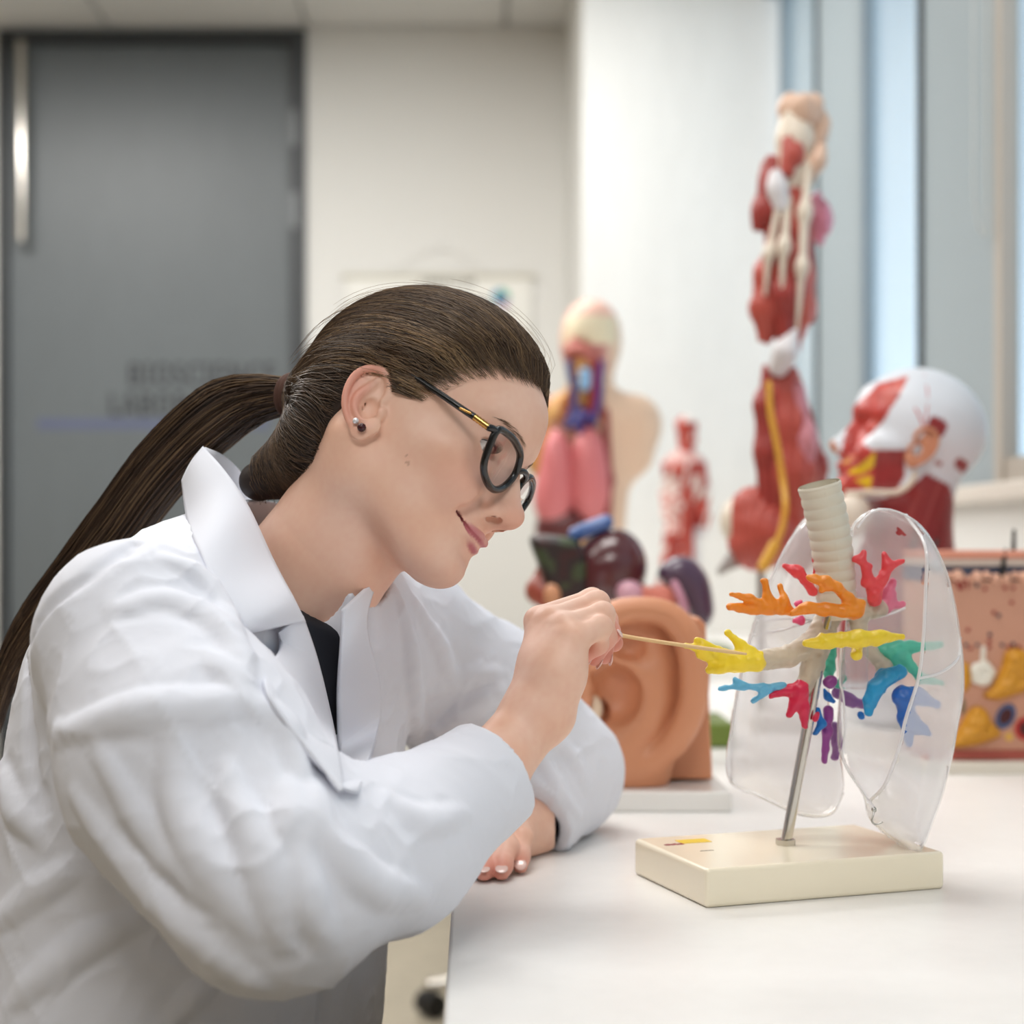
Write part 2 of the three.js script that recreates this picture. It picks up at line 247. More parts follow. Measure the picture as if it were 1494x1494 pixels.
{ // blind chain hanging in front of the second panel
  const Z = 2.6, p = [[1421, -60], [1421, 150], [1423, 300], [1430, 335], [1446, 347], [1460, 330], [1464, 290], [1465, 100], [1465, -60]].map(([x, y]) => { const q = at(x, y, Z); q.x = Math.min(q.x, WALLX - 0.014); return q; });
  const m = part('blind_chain', tube(p, 0.0022, 80, 6), std(C(196, 200, 198), 0.5), scene); m.userData = { label: 'thin looped blind chain hanging in front of the window', category: 'blind chain' };
}
// ceiling light fittings
PANELS.forEach(([x, z], k) => {
  const t = thing('ceiling_light', 'flat white ceiling light panel ' + ['above the bench, behind the camera', 'on the room side, behind the camera', 'above the seated woman and the bench', 'on the room side, level with the woman', 'in front of the grey door', 'above the far end of the bench'][k], 'ceiling light', V(x, CEIL, z), 0, 'ceiling light panels');
  part('frame', merged([box(-0.61, 0.61, -0.02, 0, -0.31, -0.285), box(-0.61, 0.61, -0.02, 0, 0.285, 0.31), box(-0.61, -0.585, -0.02, 0, -0.285, 0.285), box(0.585, 0.61, -0.02, 0, -0.285, 0.285)]), M.edge, t);
  part('diffuser', box(-0.585, 0.585, -0.012, -0.002, -0.285, 0.285), std(C(250, 246, 238), 0.8, { emissive: new THREE.Color().setRGB(...PANEL_COLOR), emissiveIntensity: 1.2 }), t);
});
// bench along the windows
{
  const edgeX = -0.019, t = thing('lab_bench', 'long white lab bench running along the windows', 'bench', V(0, 0, 0));
  part('bench_top', planeUV(box(edgeX, WALLX - 0.002, TABLE - 0.03, TABLE, PIERZ + 0.004, -0.3, 0.0035), 1.5), M.table, t);
  for (const z of [-0.5, -2.3, -4.4]) for (const x of [edgeX + 0.12, WALLX - 0.08]) part('leg', box(x - 0.025, x + 0.025, 0, TABLE - 0.03, z - 0.025, z + 0.025, 0.003), M.edge, t);
  part('apron', merged([box(edgeX + 0.09, edgeX + 0.12, TABLE - 0.1, TABLE - 0.03, PIERZ + 0.1, -0.4)]), M.edge, t);
}
// chart hanging on the back wall
{
  const Z = 5.38, a = at(505, 402, Z), b = at(775, 402, Z), t = thing('wall_chart', 'white hanging wall chart with a small coloured emblem above her head', 'chart', V(0, 0, 0));
  const h = 0.62, tex = canvasTex(512, 512, (c, w, hh) => {
    c.fillStyle = '#e9e8e2'; c.fillRect(0, 0, w, hh);
    c.fillStyle = '#8c8b88'; for (let i = 0; i < 9; i++) c.fillRect(206 + i * 17, 8, 9 + (i * 5) % 6, 17);
    c.fillStyle = '#c9cbc8'; for (let j = 0; j < 14; j++) c.fillRect(36, 120 + j * 24, 200 - (j * 37) % 60, 6);
    c.beginPath(); c.arc(428, 60, 24, 0, 7); c.fillStyle = '#3f9fa6'; c.fill();
    c.beginPath(); c.arc(436, 76, 13, 0, 7); c.fillStyle = '#9a4f9a'; c.fill();
    c.beginPath(); c.arc(418, 52, 10, 0, 7); c.fillStyle = '#3c78b8'; c.fill();
    c.beginPath(); c.arc(441, 50, 9, 0, 7); c.fillStyle = '#4fb07a'; c.fill();
  });
  const g = new THREE.BoxGeometry(b.x - a.x, h, 0.002); g.translate((a.x + b.x) / 2, a.y - h / 2, BACK + 0.012);
  part('chart_sheet', g, std(0xffffff, 0.7, { map: tex }), t);
  const rail = (y) => { const c = new THREE.CylinderGeometry(0.009, 0.009, b.x - a.x + 0.03, 12); c.rotateZ(Math.PI / 2); c.translate((a.x + b.x) / 2, y, BACK + 0.013); return c; };
  part('chart_rail', rail(a.y), std(C(206, 202, 188), 0.5), t); part('chart_rail', rail(a.y - h), std(C(206, 202, 188), 0.5), t);
  const hook = at(641, 362, Z); hook.z = BACK + 0.012;
  part('chart_cord', tube([V(a.x + 0.14, a.y, BACK + 0.014), V(hook.x, hook.y, BACK + 0.014), V(b.x - 0.14, a.y, BACK + 0.014)], 0.0012, 20, 6), std(C(205, 203, 198), 0.7), t);
  const n = new THREE.CylinderGeometry(0.006, 0.006, 0.02, 12); n.rotateX(Math.PI / 2); n.translate(hook.x, hook.y + 0.004, BACK + 0.01); part('hook', n, M.steel, t);
}
// ------------------------------------------------------------------ clear lung model with coloured bronchial segments
const worldPart = (name, geo, mat, t, label) => { geo.translate(-t.position.x, -t.position.y, -t.position.z); return part(name, geo, mat, t, label); };   // for turnless things
// volume with a rounded edge over an outline given at distance Z0; half-depth T, rim width D
function pillow(px, Z0, T, D, bump = null) {
  const P = smoothLoop(px.map(([x, y]) => { const q = at(x, y, Z0); return [q.x, q.y]; })), d2 = outline2(P);
  const prof = (x, y) => { const s = clamp(-d2(x, y) / D), k = 1 - s; return T * Math.sqrt(1 - k * k) * (bump ? bump(x, y) : 1); };
  const f = (x, y, z) => { const d = d2(x, y), zz = Math.abs(z + Z0); if (d > 0) return Math.hypot(d, zz); return (zz - prof(x, y)) * 0.6; };
  const bb = new THREE.Box3().setFromPoints(P.map(([x, y]) => V(x, y, -Z0)));
  return { f, prof, front: (pxx, py) => { const q = at(pxx, py, Z0); return V(q.x, q.y, -Z0 + prof(q.x, q.y)); }, lo: [bb.min.x - 0.004, bb.min.y - 0.004, -Z0 - T * 1.25 - 0.004], hi: [bb.max.x + 0.004, bb.max.y + 0.004, -Z0 + T * 1.25 + 0.004] };
}
{
  const t = thing('lung_model', 'clear plastic lung model with colourful bronchial branches on a cream base', 'anatomical model', V(0.2455, TABLE, -1.2525));
  const cream = phys(C(250, 240, 216), 0.26, { clearcoat: 0.5, clearcoatRoughness: 0.15 });
  const b = new RoundedBoxGeometry(0.206, 0.029, 0.128, 4, 0.0035); b.translate(0, 0.0145, 0); b.rotateY(0.326); part('base', b, cream, t, 'cream plastic base block');
  const onTop = (g) => { g.rotateY(0.326); return g; };
  const st = box(-0.076, -0.05, 0.029, 0.0294, -0.044, -0.03); st.rotateY(0); part('sticker', onTop(st), std(C(226, 190, 40), 0.5), t, 'small yellow sticker');
  const lt = []; for (let i = 0; i < 9; i++) lt.push(box(-0.092 + i * 0.0019, -0.0908 + i * 0.0019, 0.029, 0.0293, -0.031 - (i % 3) * 0.0008, -0.0275 + (i % 2) * 0.0008));
  part('base_print', onTop(merged(lt)), std(C(150, 50, 66), 0.5), t, 'small dark red print');
  const lt2 = []; for (let i = 0; i < 7; i++) lt2.push(box(-0.076 + i * 0.0017, -0.075 + i * 0.0017, 0.029, 0.0292, 0.0005 - (i % 2) * 0.0005, 0.002)); part('base_print', onTop(merged(lt2)), std(C(120, 112, 106), 0.5), t);
  const wp = (n, g, m, l) => worldPart(n, g, m, t, l);
  const rb = at(1146, 1233, 1.253), rt = at(1208, 898, 1.245);
  wp('rod', tube([rb, rb.clone().lerp(rt, 0.5), rt], 0.0044, 8, 16), M.chrome, 'polished steel support rod');
  const nut = new THREE.CylinderGeometry(0.0082, 0.0082, 0.0055, 6); nut.translate(rb.x, rb.y + 0.002, rb.z); wp('nut', nut, M.chrome);
  const pxr = 1.24 / FOC;
  const branch = (name, rgb, lines, label, rough = 0.4, h = 0.0013) => {
    const caps = [], pts = [];
    for (const L of lines) { const q = L.map(([x, y, Z]) => at(x, y, Z)); pts.push(...q); if (q.length === 1) { caps.push([q[0], L[0][3] * pxr, q[0].clone().add(V(0.0005, 0, 0)), L[0][3] * pxr, 0.004]); continue; } caps.push(...chain(q, L.map((e) => e[3] * pxr), 0.004)); }
    const f0 = capField(caps), f = (x, y, z) => f0(x, y, z) + (vnoise(x * 260, y * 260, z * 260) - 0.5) * 0.0016;
    const [lo, hi] = around(pts, 0.016);
    return wp(name, skin(f, lo, hi, h), phys(C(...rgb), rough, { transmission: 0.4, thickness: 0 }), label);
  };
  // trachea with rings
  {
    const A = [at(1195, 706, 1.24), at(1209, 770, 1.245), at(1217, 830, 1.25), at(1222, 900, 1.255)], c = curve(A), g = new THREE.TubeGeometry(c, 160, 1, 40, false), p = g.attributes.position;
    for (let i = 0; i <= 160; i++) { const ctr = c.getPointAt(i / 160), ring = Math.pow(Math.abs(Math.sin(i / 160 * Math.PI * 12.5)), 0.7), r = 0.0158 + 0.0012 * ring - 0.001 * (i / 160) + (i > 3 ? 0 : 0.0006); for (let j = 0; j <= 40; j++) { const k = i * 41 + j; p.setXYZ(k, ctr.x + (p.getX(k) - ctr.x) * r, ctr.y + (p.getY(k) - ctr.y) * r, ctr.z + (p.getZ(k) - ctr.z) * r); } }
    g.computeVertexNormals();
    const inner = new THREE.TubeGeometry(c, 24, 0.0135, 32, false);
    wp('trachea', merged([g, inner]), phys(C(226, 219, 202), 0.45, { transmission: 0.1, thickness: 0 }), 'ribbed ivory windpipe tube');
  }
  branch('bronchus', [224, 214, 196], [[[1220, 880, 1.255, 20], [1190, 935, 1.25, 17], [1150, 958, 1.24, 15], [1100, 965, 1.225, 15]], [[1220, 880, 1.255, 20], [1255, 890, 1.25, 16], [1284, 886, 1.25, 14]], [[1200, 925, 1.25, 18], [1185, 975, 1.25, 16], [1172, 1004, 1.245, 12]], [[1250, 895, 1.25, 14], [1256, 935, 1.25, 12], [1290, 972, 1.25, 11], [1300, 988, 1.245, 10]]], 'ivory bronchial trunk');
  const O = [248, 166, 44], Yl = [252, 232, 64], R = [246, 92, 100], PK = [246, 148, 180], TE = [110, 220, 196], BL = [50, 176, 226], LB = [124, 204, 236], CR = [230, 44, 92], PU = [170, 82, 168], DB = [30, 140, 220];
  branch('orange_branch', O, [[[1152, 891, 1.215, 6], [1120, 888, 1.21, 8], [1096, 889, 1.21, 7.5], [1065, 885, 1.205, 5.5]], [[1140, 889, 1.212, 7], [1120, 872, 1.21, 6], [1115, 848, 1.21, 5]], [[1150, 890, 1.215, 6], [1144, 876, 1.21, 5], [1138, 855, 1.215, 4]], [[1118, 884, 1.21, 6], [1094, 873, 1.205, 5], [1067, 867, 1.2, 3.6]]], 'orange bronchial branch pointing left');
  branch('orange_branch', O, [[[1157, 895, 1.205, 5], [1178, 887, 1.205, 8], [1206, 889, 1.205, 8.5], [1230, 891, 1.205, 8.5], [1247, 890, 1.21, 12]], [[1247, 890, 1.21, 12], [1236, 872, 1.208, 8], [1222, 857, 1.205, 7], [1206, 848, 1.205, 6.5], [1190, 845, 1.205, 5.5], [1180, 842, 1.205, 4.5]], [[1210, 854, 1.205, 5], [1199, 862, 1.205, 4]], [[1249, 888, 1.21, 9], [1257, 881, 1.21, 6]]], 'orange bronchial branch in the middle');
  branch('yellow_branch', Yl, [[[1104, 967, 1.18, 13], [1078, 964, 1.18, 14], [1052, 956, 1.18, 9], [1018, 934, 1.178, 4.5]], [[1056, 958, 1.18, 8], [1026, 949, 1.177, 4.5], [1001, 942, 1.176, 4]], [[1074, 966, 1.18, 13], [1050, 974, 1.178, 8], [1034, 978, 1.178, 5]], [[1110, 953, 1.182, 3.5], [1094, 951, 1.182, 7], [1080, 940, 1.182, 6.5], [1062, 923, 1.182, 5]], [[1044, 964, 1.18, 6], [1020, 955, 1.178, 5]]], 'bright yellow bronchial branch touched by the stick');
  branch('yellow_branch', Yl, [[[1175, 939, 1.2, 5.5], [1205, 937, 1.2, 8.5], [1250, 932, 1.2, 12], [1280, 931, 1.2, 9.5], [1315, 929, 1.205, 4.5]], [[1200, 931, 1.2, 6], [1290, 928, 1.2, 7]], [[1250, 955, 1.205, 8.5], [1252, 940, 1.215, 7]]], 'long yellow bronchial branch seen end on');
  branch('red_branch', R, [[[1145, 826, 1.245, 4], [1162, 833, 1.245, 8], [1175, 846, 1.245, 6.5], [1186, 864, 1.248, 6.5]], [[1188, 815, 1.25, 2.8], [1188, 838, 1.25, 3]]], 'coral red branch beside the windpipe');
  branch('red_branch', R, [[[1276, 876, 1.24, 9.5], [1275, 862, 1.24, 8.5], [1267, 843, 1.238, 6.5], [1264, 828, 1.238, 6.5], [1256, 817, 1.238, 5.5], [1260, 806, 1.238, 5]], [[1256, 817, 1.238, 4.5], [1247, 817, 1.238, 4]], [[1276, 866, 1.24, 8.5], [1288, 843, 1.238, 7.5], [1296, 825, 1.238, 7], [1290, 809, 1.238, 4]], [[1296, 826, 1.238, 6], [1318, 818, 1.238, 3.5]], [[1268, 852, 1.238, 5], [1260, 852, 1.238, 4]]], 'coral red branch with antler-like tips');
  branch('pink_branch', PK, [[[1288, 888, 1.25, 10], [1296, 868, 1.25, 10], [1303, 848, 1.25, 5.5]], [[1290, 884, 1.25, 9], [1316, 882, 1.25, 5]]], 'pink branch beside the coral branch');
  branch('pink_branch', [240, 96, 150], [[[1160, 905, 1.25, 4], [1168, 905, 1.25, 7]], [[1162, 881, 1.25, 4], [1168, 879, 1.25, 3.5]]], 'small pink branch tip under the orange branch');
  branch('teal_branch', TE, [[[1213, 946, 1.265, 8], [1209, 972, 1.265, 9], [1210, 990, 1.265, 6]], [[1230, 990, 1.265, 6], [1222, 1000, 1.265, 5]]], 'teal branch behind the rod');
  branch('teal_branch', TE, [[[1289, 948, 1.25, 9], [1306, 946, 1.25, 12], [1330, 944, 1.25, 9], [1372, 941, 1.25, 5]], [[1302, 955, 1.25, 11], [1308, 972, 1.25, 7]], [[1318, 958, 1.25, 9], [1345, 990, 1.25, 7], [1374, 996, 1.25, 4]]], 'teal branch inside the right half');
  branch('blue_branch', BL, [[[1312, 981, 1.235, 11], [1292, 988, 1.232, 12], [1278, 1004, 1.23, 12], [1270, 1022, 1.23, 9], [1267, 1040, 1.23, 6]]], 'sky blue curved branch at the cut edge');
  branch('blue_branch', [60, 130, 214], [[[1316, 1014, 1.24, 14], [1340, 1016, 1.24, 12], [1366, 1028, 1.24, 6]], [[1318, 1018, 1.24, 14], [1324, 1050, 1.24, 12], [1326, 1084, 1.24, 6]], [[1324, 1046, 1.24, 12], [1342, 1062, 1.24, 8], [1356, 1070, 1.24, 4]]], 'deep blue branch inside the right half');
  branch('blue_branch', LB, [[[1050, 1005, 1.225, 3.6], [1078, 1001, 1.225, 4.5], [1111, 1003, 1.225, 5.5], [1142, 1001, 1.225, 6]], [[1122, 1008, 1.225, 4.5], [1099, 1023, 1.225, 4]], [[1084, 1000, 1.225, 4], [1072, 991, 1.225, 3.6]]], 'pale blue branch pointing left');
  branch('crimson_branch', CR, [[[1166, 1004, 1.225, 12], [1148, 1008, 1.225, 6.5], [1126, 1015, 1.225, 5]], [[1167, 1010, 1.225, 10], [1160, 1026, 1.225, 6], [1151, 1043, 1.225, 5]], [[1168, 1010, 1.225, 11], [1172, 1034, 1.225, 7], [1174, 1060, 1.225, 4.5]], [[1190, 1048, 1.24, 5], [1192, 1042, 1.24, 4]]], 'crimson branch hanging in front of the rod');
  branch('purple_branch', PU, [[[1210, 996, 1.25, 9], [1212, 994, 1.25, 9]], [[1209, 1036, 1.255, 7.5], [1207, 1066, 1.255, 6.5], [1204, 1094, 1.255, 4.5], [1203, 1110, 1.255, 4]]], 'purple hanging branch right of the rod');
  branch('purple_branch', [168, 118, 180], [[[1222, 1010, 1.275, 9], [1240, 1022, 1.275, 9], [1258, 1028, 1.275, 7]], [[1216, 1060, 1.28, 8], [1222, 1084, 1.28, 8], [1218, 1104, 1.28, 6]]], 'pale purple branch deep inside the model');
  branch('dark_blue_branch', DB, [[[1203, 1007, 1.252, 3], [1208, 1017, 1.252, 4.5], [1216, 1024, 1.252, 3]], [[1193, 1036, 1.25, 4.5], [1199, 1056, 1.25, 5], [1190, 1069, 1.25, 4]], [[1163, 1032, 1.25, 5], [1168, 1029, 1.25, 4]], [[1256, 1043, 1.25, 5], [1257, 1046, 1.25, 5]]], 'small dark blue branch behind the rod');
  // clear shells
  const clear = (rough, tr) => phys(C(250, 249, 250), rough, { transmission: tr, thickness: 0, ior: 1.45, clearcoat: 0.8, clearcoatRoughness: 0.06, side: THREE.DoubleSide });
  const rim = clear(0.12, 0.4);
  const L = pillow([[1180, 752], [1150, 790], [1124, 842], [1101, 905], [1082, 975], [1067, 1055], [1063, 1140], [1110, 1164], [1172, 1190], [1212, 1187], [1230, 1155], [1224, 1095], [1209, 1042], [1214, 965], [1226, 880], [1236, 800], [1216, 755]], 1.305, 0.026, 0.03, (x, y) => 1 + 0.12 * Math.sin(x * 60 + y * 45));
  wp('lung_shell', skin(L.f, L.lo, L.hi, 0.0035, null, 1.9), clear(0.16, 0.68), 'clear plastic half lung on the left');
  const edgeLine = (pl, pts, r = 0.001) => wp('shell_edge', tube(pts.map(([x, y, off]) => { const q = pl.front(x, y); q.z += off || 0; return q; }), r, 60, 6), rim, 'whitish moulded edge of the clear shell');
  edgeLine(L, [[1180, 754], [1150, 791], [1125, 842], [1102, 905], [1083, 975], [1068, 1055], [1065, 1139]]);
  edgeLine(L, [[1066, 1141], [1110, 1163], [1172, 1189], [1212, 1186], [1229, 1156]], 0.0008);
  edgeLine(L, [[1103, 905], [1150, 900], [1180, 903]]); edgeLine(L, [[1097, 926], [1130, 917], [1172, 905]]);
  const Rr = pillow([[1243, 772], [1262, 749], [1288, 742], [1336, 764], [1374, 828], [1395, 915], [1401, 990], [1391, 1070], [1371, 1150], [1340, 1236], [1327, 1245], [1316, 1236], [1270, 1196], [1262, 1165], [1238, 1125], [1226, 1095], [1228, 1000], [1238, 900]], 1.25, 0.05, 0.035, (x, y) => 1 + 0.07 * Math.sin(y * 70 + 1.2 + x * 30) + 0.03 * Math.sin(y * 150 + x * 60));
  const cut = [[1322, 752], [1328, 800], [1326, 860], [1320, 930], [1313, 978], [1298, 1040], [1288, 1075], [1272, 1130], [1264, 1165]];
  const cutX = (py) => { for (let i = 0; i + 1 < cut.length; i++) if (py <= cut[i + 1][1]) { const [x0, y0] = cut[i], [x1, y1] = cut[i + 1]; return x0 + (x1 - x0) * clamp((py - y0) / (y1 - y0)); } return 0; };
  { // the front of this half is cut away left of the moulded edge
    const g = skin(Rr.f, Rr.lo, Rr.hi, 0.0033, null, 1.9), p = g.attributes.position, ix = g.index.array, keep = [];
    const gone = (i) => { const z = p.getZ(i), px = CX + p.getX(i) * FOC / 1.25, py = CY - (p.getY(i) - EYE) * FOC / 1.25; return z > -1.25 + 0.006 && px < cutX(py); };
    for (let i = 0; i < ix.length; i += 3) if (!gone(ix[i]) && !gone(ix[i + 1]) && !gone(ix[i + 2])) keep.push(ix[i], ix[i + 1], ix[i + 2]);
    g.setIndex(keep); wp('lung_shell', g, clear(0.24, 0.56), 'clear plastic half lung on the right, cut open in front');
  }
  edgeLine(Rr, cut.map(([x, y]) => [x, y]), 0.0015);
  edgeLine(Rr, [[1246, 770], [1263, 750], [1288, 743], [1335, 765], [1373, 829], [1394, 915], [1400, 990], [1390, 1070], [1370, 1150], [1341, 1234]], 0.0009);
  edgeLine(Rr, [[1314, 981], [1340, 975], [1372, 958], [1396, 930]], 0.0013);
  wp('shell_edge', tube([at(1285, 900, 1.27), at(1305, 894, 1.27), at(1320, 887, 1.27)], 0.001, 20, 6), rim);
  wp('shell_edge', tube([at(1227, 940, 1.225), at(1226, 1000, 1.225), at(1229, 1008, 1.225), at(1233, 1060, 1.225), at(1231, 1110, 1.225), at(1262, 1160, 1.225), at(1275, 1178, 1.21)], 0.0009, 60, 6), rim);
  const cyl = new THREE.CylinderGeometry(0.0105, 0.0105, 0.042, 28); const cp = at(1247, 965, 1.235); cyl.translate(cp.x, cp.y, cp.z); wp('clear_tube', cyl, clear(0.08, 0.95), 'short clear plastic tube');
  const steel = M.steel; const hk = [at(1275, 1181, 1.195), at(1274, 1190, 1.193), at(1272, 1198, 1.192), at(1277, 1203, 1.192), at(1287, 1200, 1.192)];
  const dot = new THREE.SphereGeometry(0.0022, 12, 8); dot.translate(hk[0].x, hk[0].y, hk[0].z); wp('wire_hook', merged([tube(hk, 0.0007, 24, 6), dot]), steel, 'tiny steel wire hook');
}
// ------------------------------------------------------------------ head field shared by the person and the muscle head; axes: f forward, u up, r sideways
const TU = [-0.094, -0.086, -0.076, -0.063, -0.048, -0.034, -0.02, 0, 0.02, 0.04, 0.06];
const TW = [0.014, 0.025, 0.036, 0.045, 0.052, 0.057, 0.061, 0.0645, 0.0655, 0.066, 0.064];
const TF = [0.07, 0.078, 0.0815, 0.084, 0.0875, 0.0885, 0.0865, 0.0835, 0.086, 0.094, 0.093];
const TB = [0.05, 0.036, 0.022, 0.004, -0.006, -0.012, -0.02, -0.03, -0.04, -0.05, -0.05];
const TC = [0.054, 0.049, 0.043, 0.036, 0.028, 0.022, 0.018, 0.014, 0.01, 0.005, 0];
const cub = (T, u) => { let i = 0; while (i < TU.length - 2 && u > TU[i + 1]) i++; const t = clamp((u - TU[i]) / (TU[i + 1] - TU[i])), s = (a, b) => (T[b] - T[a]) / (TU[b] - TU[a]), h = TU[i + 1] - TU[i], m0 = i > 0 ? s(i - 1, i + 1) * h : s(i, i + 1) * h, m1 = i < TU.length - 2 ? s(i, i + 2) * h : s(i, i + 1) * h, t2 = t * t, t3 = t2 * t; return (2 * t3 - 3 * t2 + 1) * T[i] + (t3 - 2 * t2 + t) * m0 + (-2 * t3 + 3 * t2) * T[i + 1] + (t3 - t2) * m1; };
const NB = 512, TABS = [TW, TF, TB, TC].map((T) => Float64Array.from({ length: NB + 1 }, (_, i) => cub(T, TU[0] + (TU[10] - TU[0]) * i / NB)));
const tab = (q, u) => { const x = clamp((u - TU[0]) / (TU[10] - TU[0])) * NB, i = Math.min(NB - 1, x | 0); return TABS[q][i] + (TABS[q][i + 1] - TABS[q][i]) * (x - i); };
const P3 = (f, u, r) => ({ x: f, y: u, z: r });
const capL = (f, u, r, a, ra, b, rb) => dCap(f, u, r, a, ra, b, rb);
const cranium = (f, u, r, grow = 0) => dEll(f - 0.0, u - 0.044, r, 0.0945 + grow, 0.083 + grow, 0.0725 + grow);
const lipUp = [P3(0.070, -0.0420, 0.0305), P3(0.0845, -0.0475, 0.017), P3(0.0910, -0.0480, 0.006), P3(0.0912, -0.0490, 0)];
const lipLo = [P3(0.070, -0.0430, 0.030), P3(0.0826, -0.0522, 0.017), P3(0.0868, -0.0553, 0.006), P3(0.0873, -0.0556, 0)];
function headField(f, u, r, plain = false) {
  const a = Math.abs(r);
  let d = cranium(f, u, r);
  if (d > 0.14) return d - 0.05;
  const w = tab(0, u), fr = tab(1, u), bk = tab(2, u), fc = tab(3, u), da = f > fc ? fr - fc : fc - bk, g = Math.sqrt((a / w) * (a / w) + ((f - fc) / da) * ((f - fc) / da));
  let face = (g - 1) * w * 0.9;
  face = smax(face, -0.091 - u, 0.014); face = smax(face, u - 0.075, 0.02);
  d = smin(d, face, 0.016);
  d = smin(d, capL(f, u, a, P3(0.004, -0.045, 0.046), 0.011, P3(0.063, -0.073, 0.014), 0.0125), 0.022);   // jaw
  d = smin(d, dEll(f - 0.0695, u + 0.074, a, 0.0155, 0.0145, 0.0165), 0.014);                                 // chin
  d = smin(d, dEll(f - 0.05, u + 0.006, a - 0.05, 0.02, 0.012, 0.012), 0.018);                              // cheekbone
  d = smin(d, dEll(f - 0.068, u + 0.026, a - 0.034, 0.015, 0.016, 0.016), 0.016);                           // cheek
  d = smin(d, capL(f, u, a, P3(0.0855, 0.034, 0.012), 0.006, P3(0.07, 0.0345, 0.044), 0.006), 0.014);       // brow
  d = smax(d, -dEll(f - 0.0895, u - 0.0135, a - 0.031, 0.011, 0.0105, 0.0175), 0.013);                      // eye hollow
  d = smin(d, dEll(f - 0.0655, u - 0.013, a - 0.0315, 0.0142, 0.0128, 0.0165), 0.005);                      // lids
  // nose
  let n = capL(f, u, a, P3(0.0835, 0.022, 0), 0.0068, P3(0.1035, -0.018, 0), 0.0072);
  n = smin(n, capL(f, u, a, P3(0.0765, 0.016, 0), 0.0085, P3(0.0895, -0.02, 0), 0.0125), 0.01);
  n = smin(n, dEll(f - 0.1045, u + 0.0225, a, 0.0105, 0.0086, 0.0092), 0.007);
  n = smin(n, dEll(f - 0.0935, u + 0.0275, a - 0.0112, 0.0092, 0.0072, 0.0056), 0.006);
  n = smin(n, capL(f, u, a, P3(0.0905, -0.033, 0), 0.005, P3(0.1045, -0.027, 0), 0.0052), 0.006);
  d = smin(d, n, 0.009);
  if (!plain) d = smax(d, -dEll((f - 0.0962) * 0.94 - (a - 0.0098) * 0.34, u + 0.0318, (a - 0.0098) * 0.94 + (f - 0.0962) * 0.34, 0.0066, 0.0046, 0.0042), 0.0014);        // nostril
  d = smax(d, -capL(f, u, a, P3(0.0855, -0.024, 0.0205), 0.0016, P3(0.0785, -0.041, 0.0315), 0.0014), 0.011); // smile fold
  // lips
  let up = 1e3, lo = 1e3;
  for (let i = 0; i < 3; i++) { const R = [0.0012, 0.003, 0.0042, 0.004], Q = [0.0014, 0.0031, 0.0037, 0.0038]; up = Math.min(up, capL(f, u, a, lipUp[i], R[i], lipUp[i + 1], R[i + 1])); lo = Math.min(lo, capL(f, u, a, lipLo[i], Q[i], lipLo[i + 1], Q[i + 1])); }
  d = smin(d, up, 0.0045); d = smin(d, lo, 0.0045);
  let cr = 1e3; const K = [P3(0.0695, -0.0405, 0.0335), P3(0.0858, -0.0499, 0.0175), P3(0.0935, -0.0524, 0.006), P3(0.095, -0.0528, 0)];
  for (let i = 0; i < 3; i++) cr = Math.min(cr, capL(f, u, a, K[i], 0.0011, K[i + 1], 0.0012));
  d = smax(d, -cr, 0.003);
  d = smax(d, -dEll(f - 0.0935, u + 0.065, a, 0.009, 0.0048, 0.018), 0.01);                                    // below the lower lip
  return d;
}
const lipDist = (f, u, r) => { const a = Math.abs(r); let q = 1e3; for (let i = 0; i < 3; i++) { const R = [0.0026, 0.0034, 0.004, 0.0036], Q = [0.0024, 0.003, 0.003, 0.003]; q = Math.min(q, capL(f, u, a, lipUp[i], R[i], lipUp[i + 1], R[i + 1]), capL(f, u, a, lipLo[i], Q[i], lipLo[i + 1], Q[i + 1])); } return q; };
// auricle in millimetres: a forward, b up, c outward
const EP = (a, b, c) => P3(a, b, c);
const dense = (L, n) => { const a = new THREE.CatmullRomCurve3(L.map((p) => V(p[0], p[1], p[2]))), b = new THREE.CatmullRomCurve3(L.map((p) => V(p[3], 0, 0))); return Array.from({ length: n + 1 }, (_, i) => { const q = a.getPoint(i / n); return [q.x, q.y, q.z, b.getPoint(i / n).x]; }); };
const HELIX = dense([[3, -3, 3, 2], [8, 4, 3.5, 2.6], [11, 12, 4, 3.2], [9.5, 21, 5.5, 3.3], [2, 28, 8, 3.2], [-8, 28, 10.5, 3.1], [-16, 21, 12.5, 3], [-19.5, 9, 13, 2.8], [-18.5, -5, 12, 2.6], [-13.5, -16, 9.5, 2.6], [-8, -22, 7, 3]], 30);
const ANTI = dense([[-1, 21, 5, 2.5], [-5, 13, 7, 3.6], [-10, 4, 9.5, 3.6], [-11, -5, 9.5, 3.2], [-6.5, -13, 8, 3], [-1, -16, 7, 2.8]], 15);
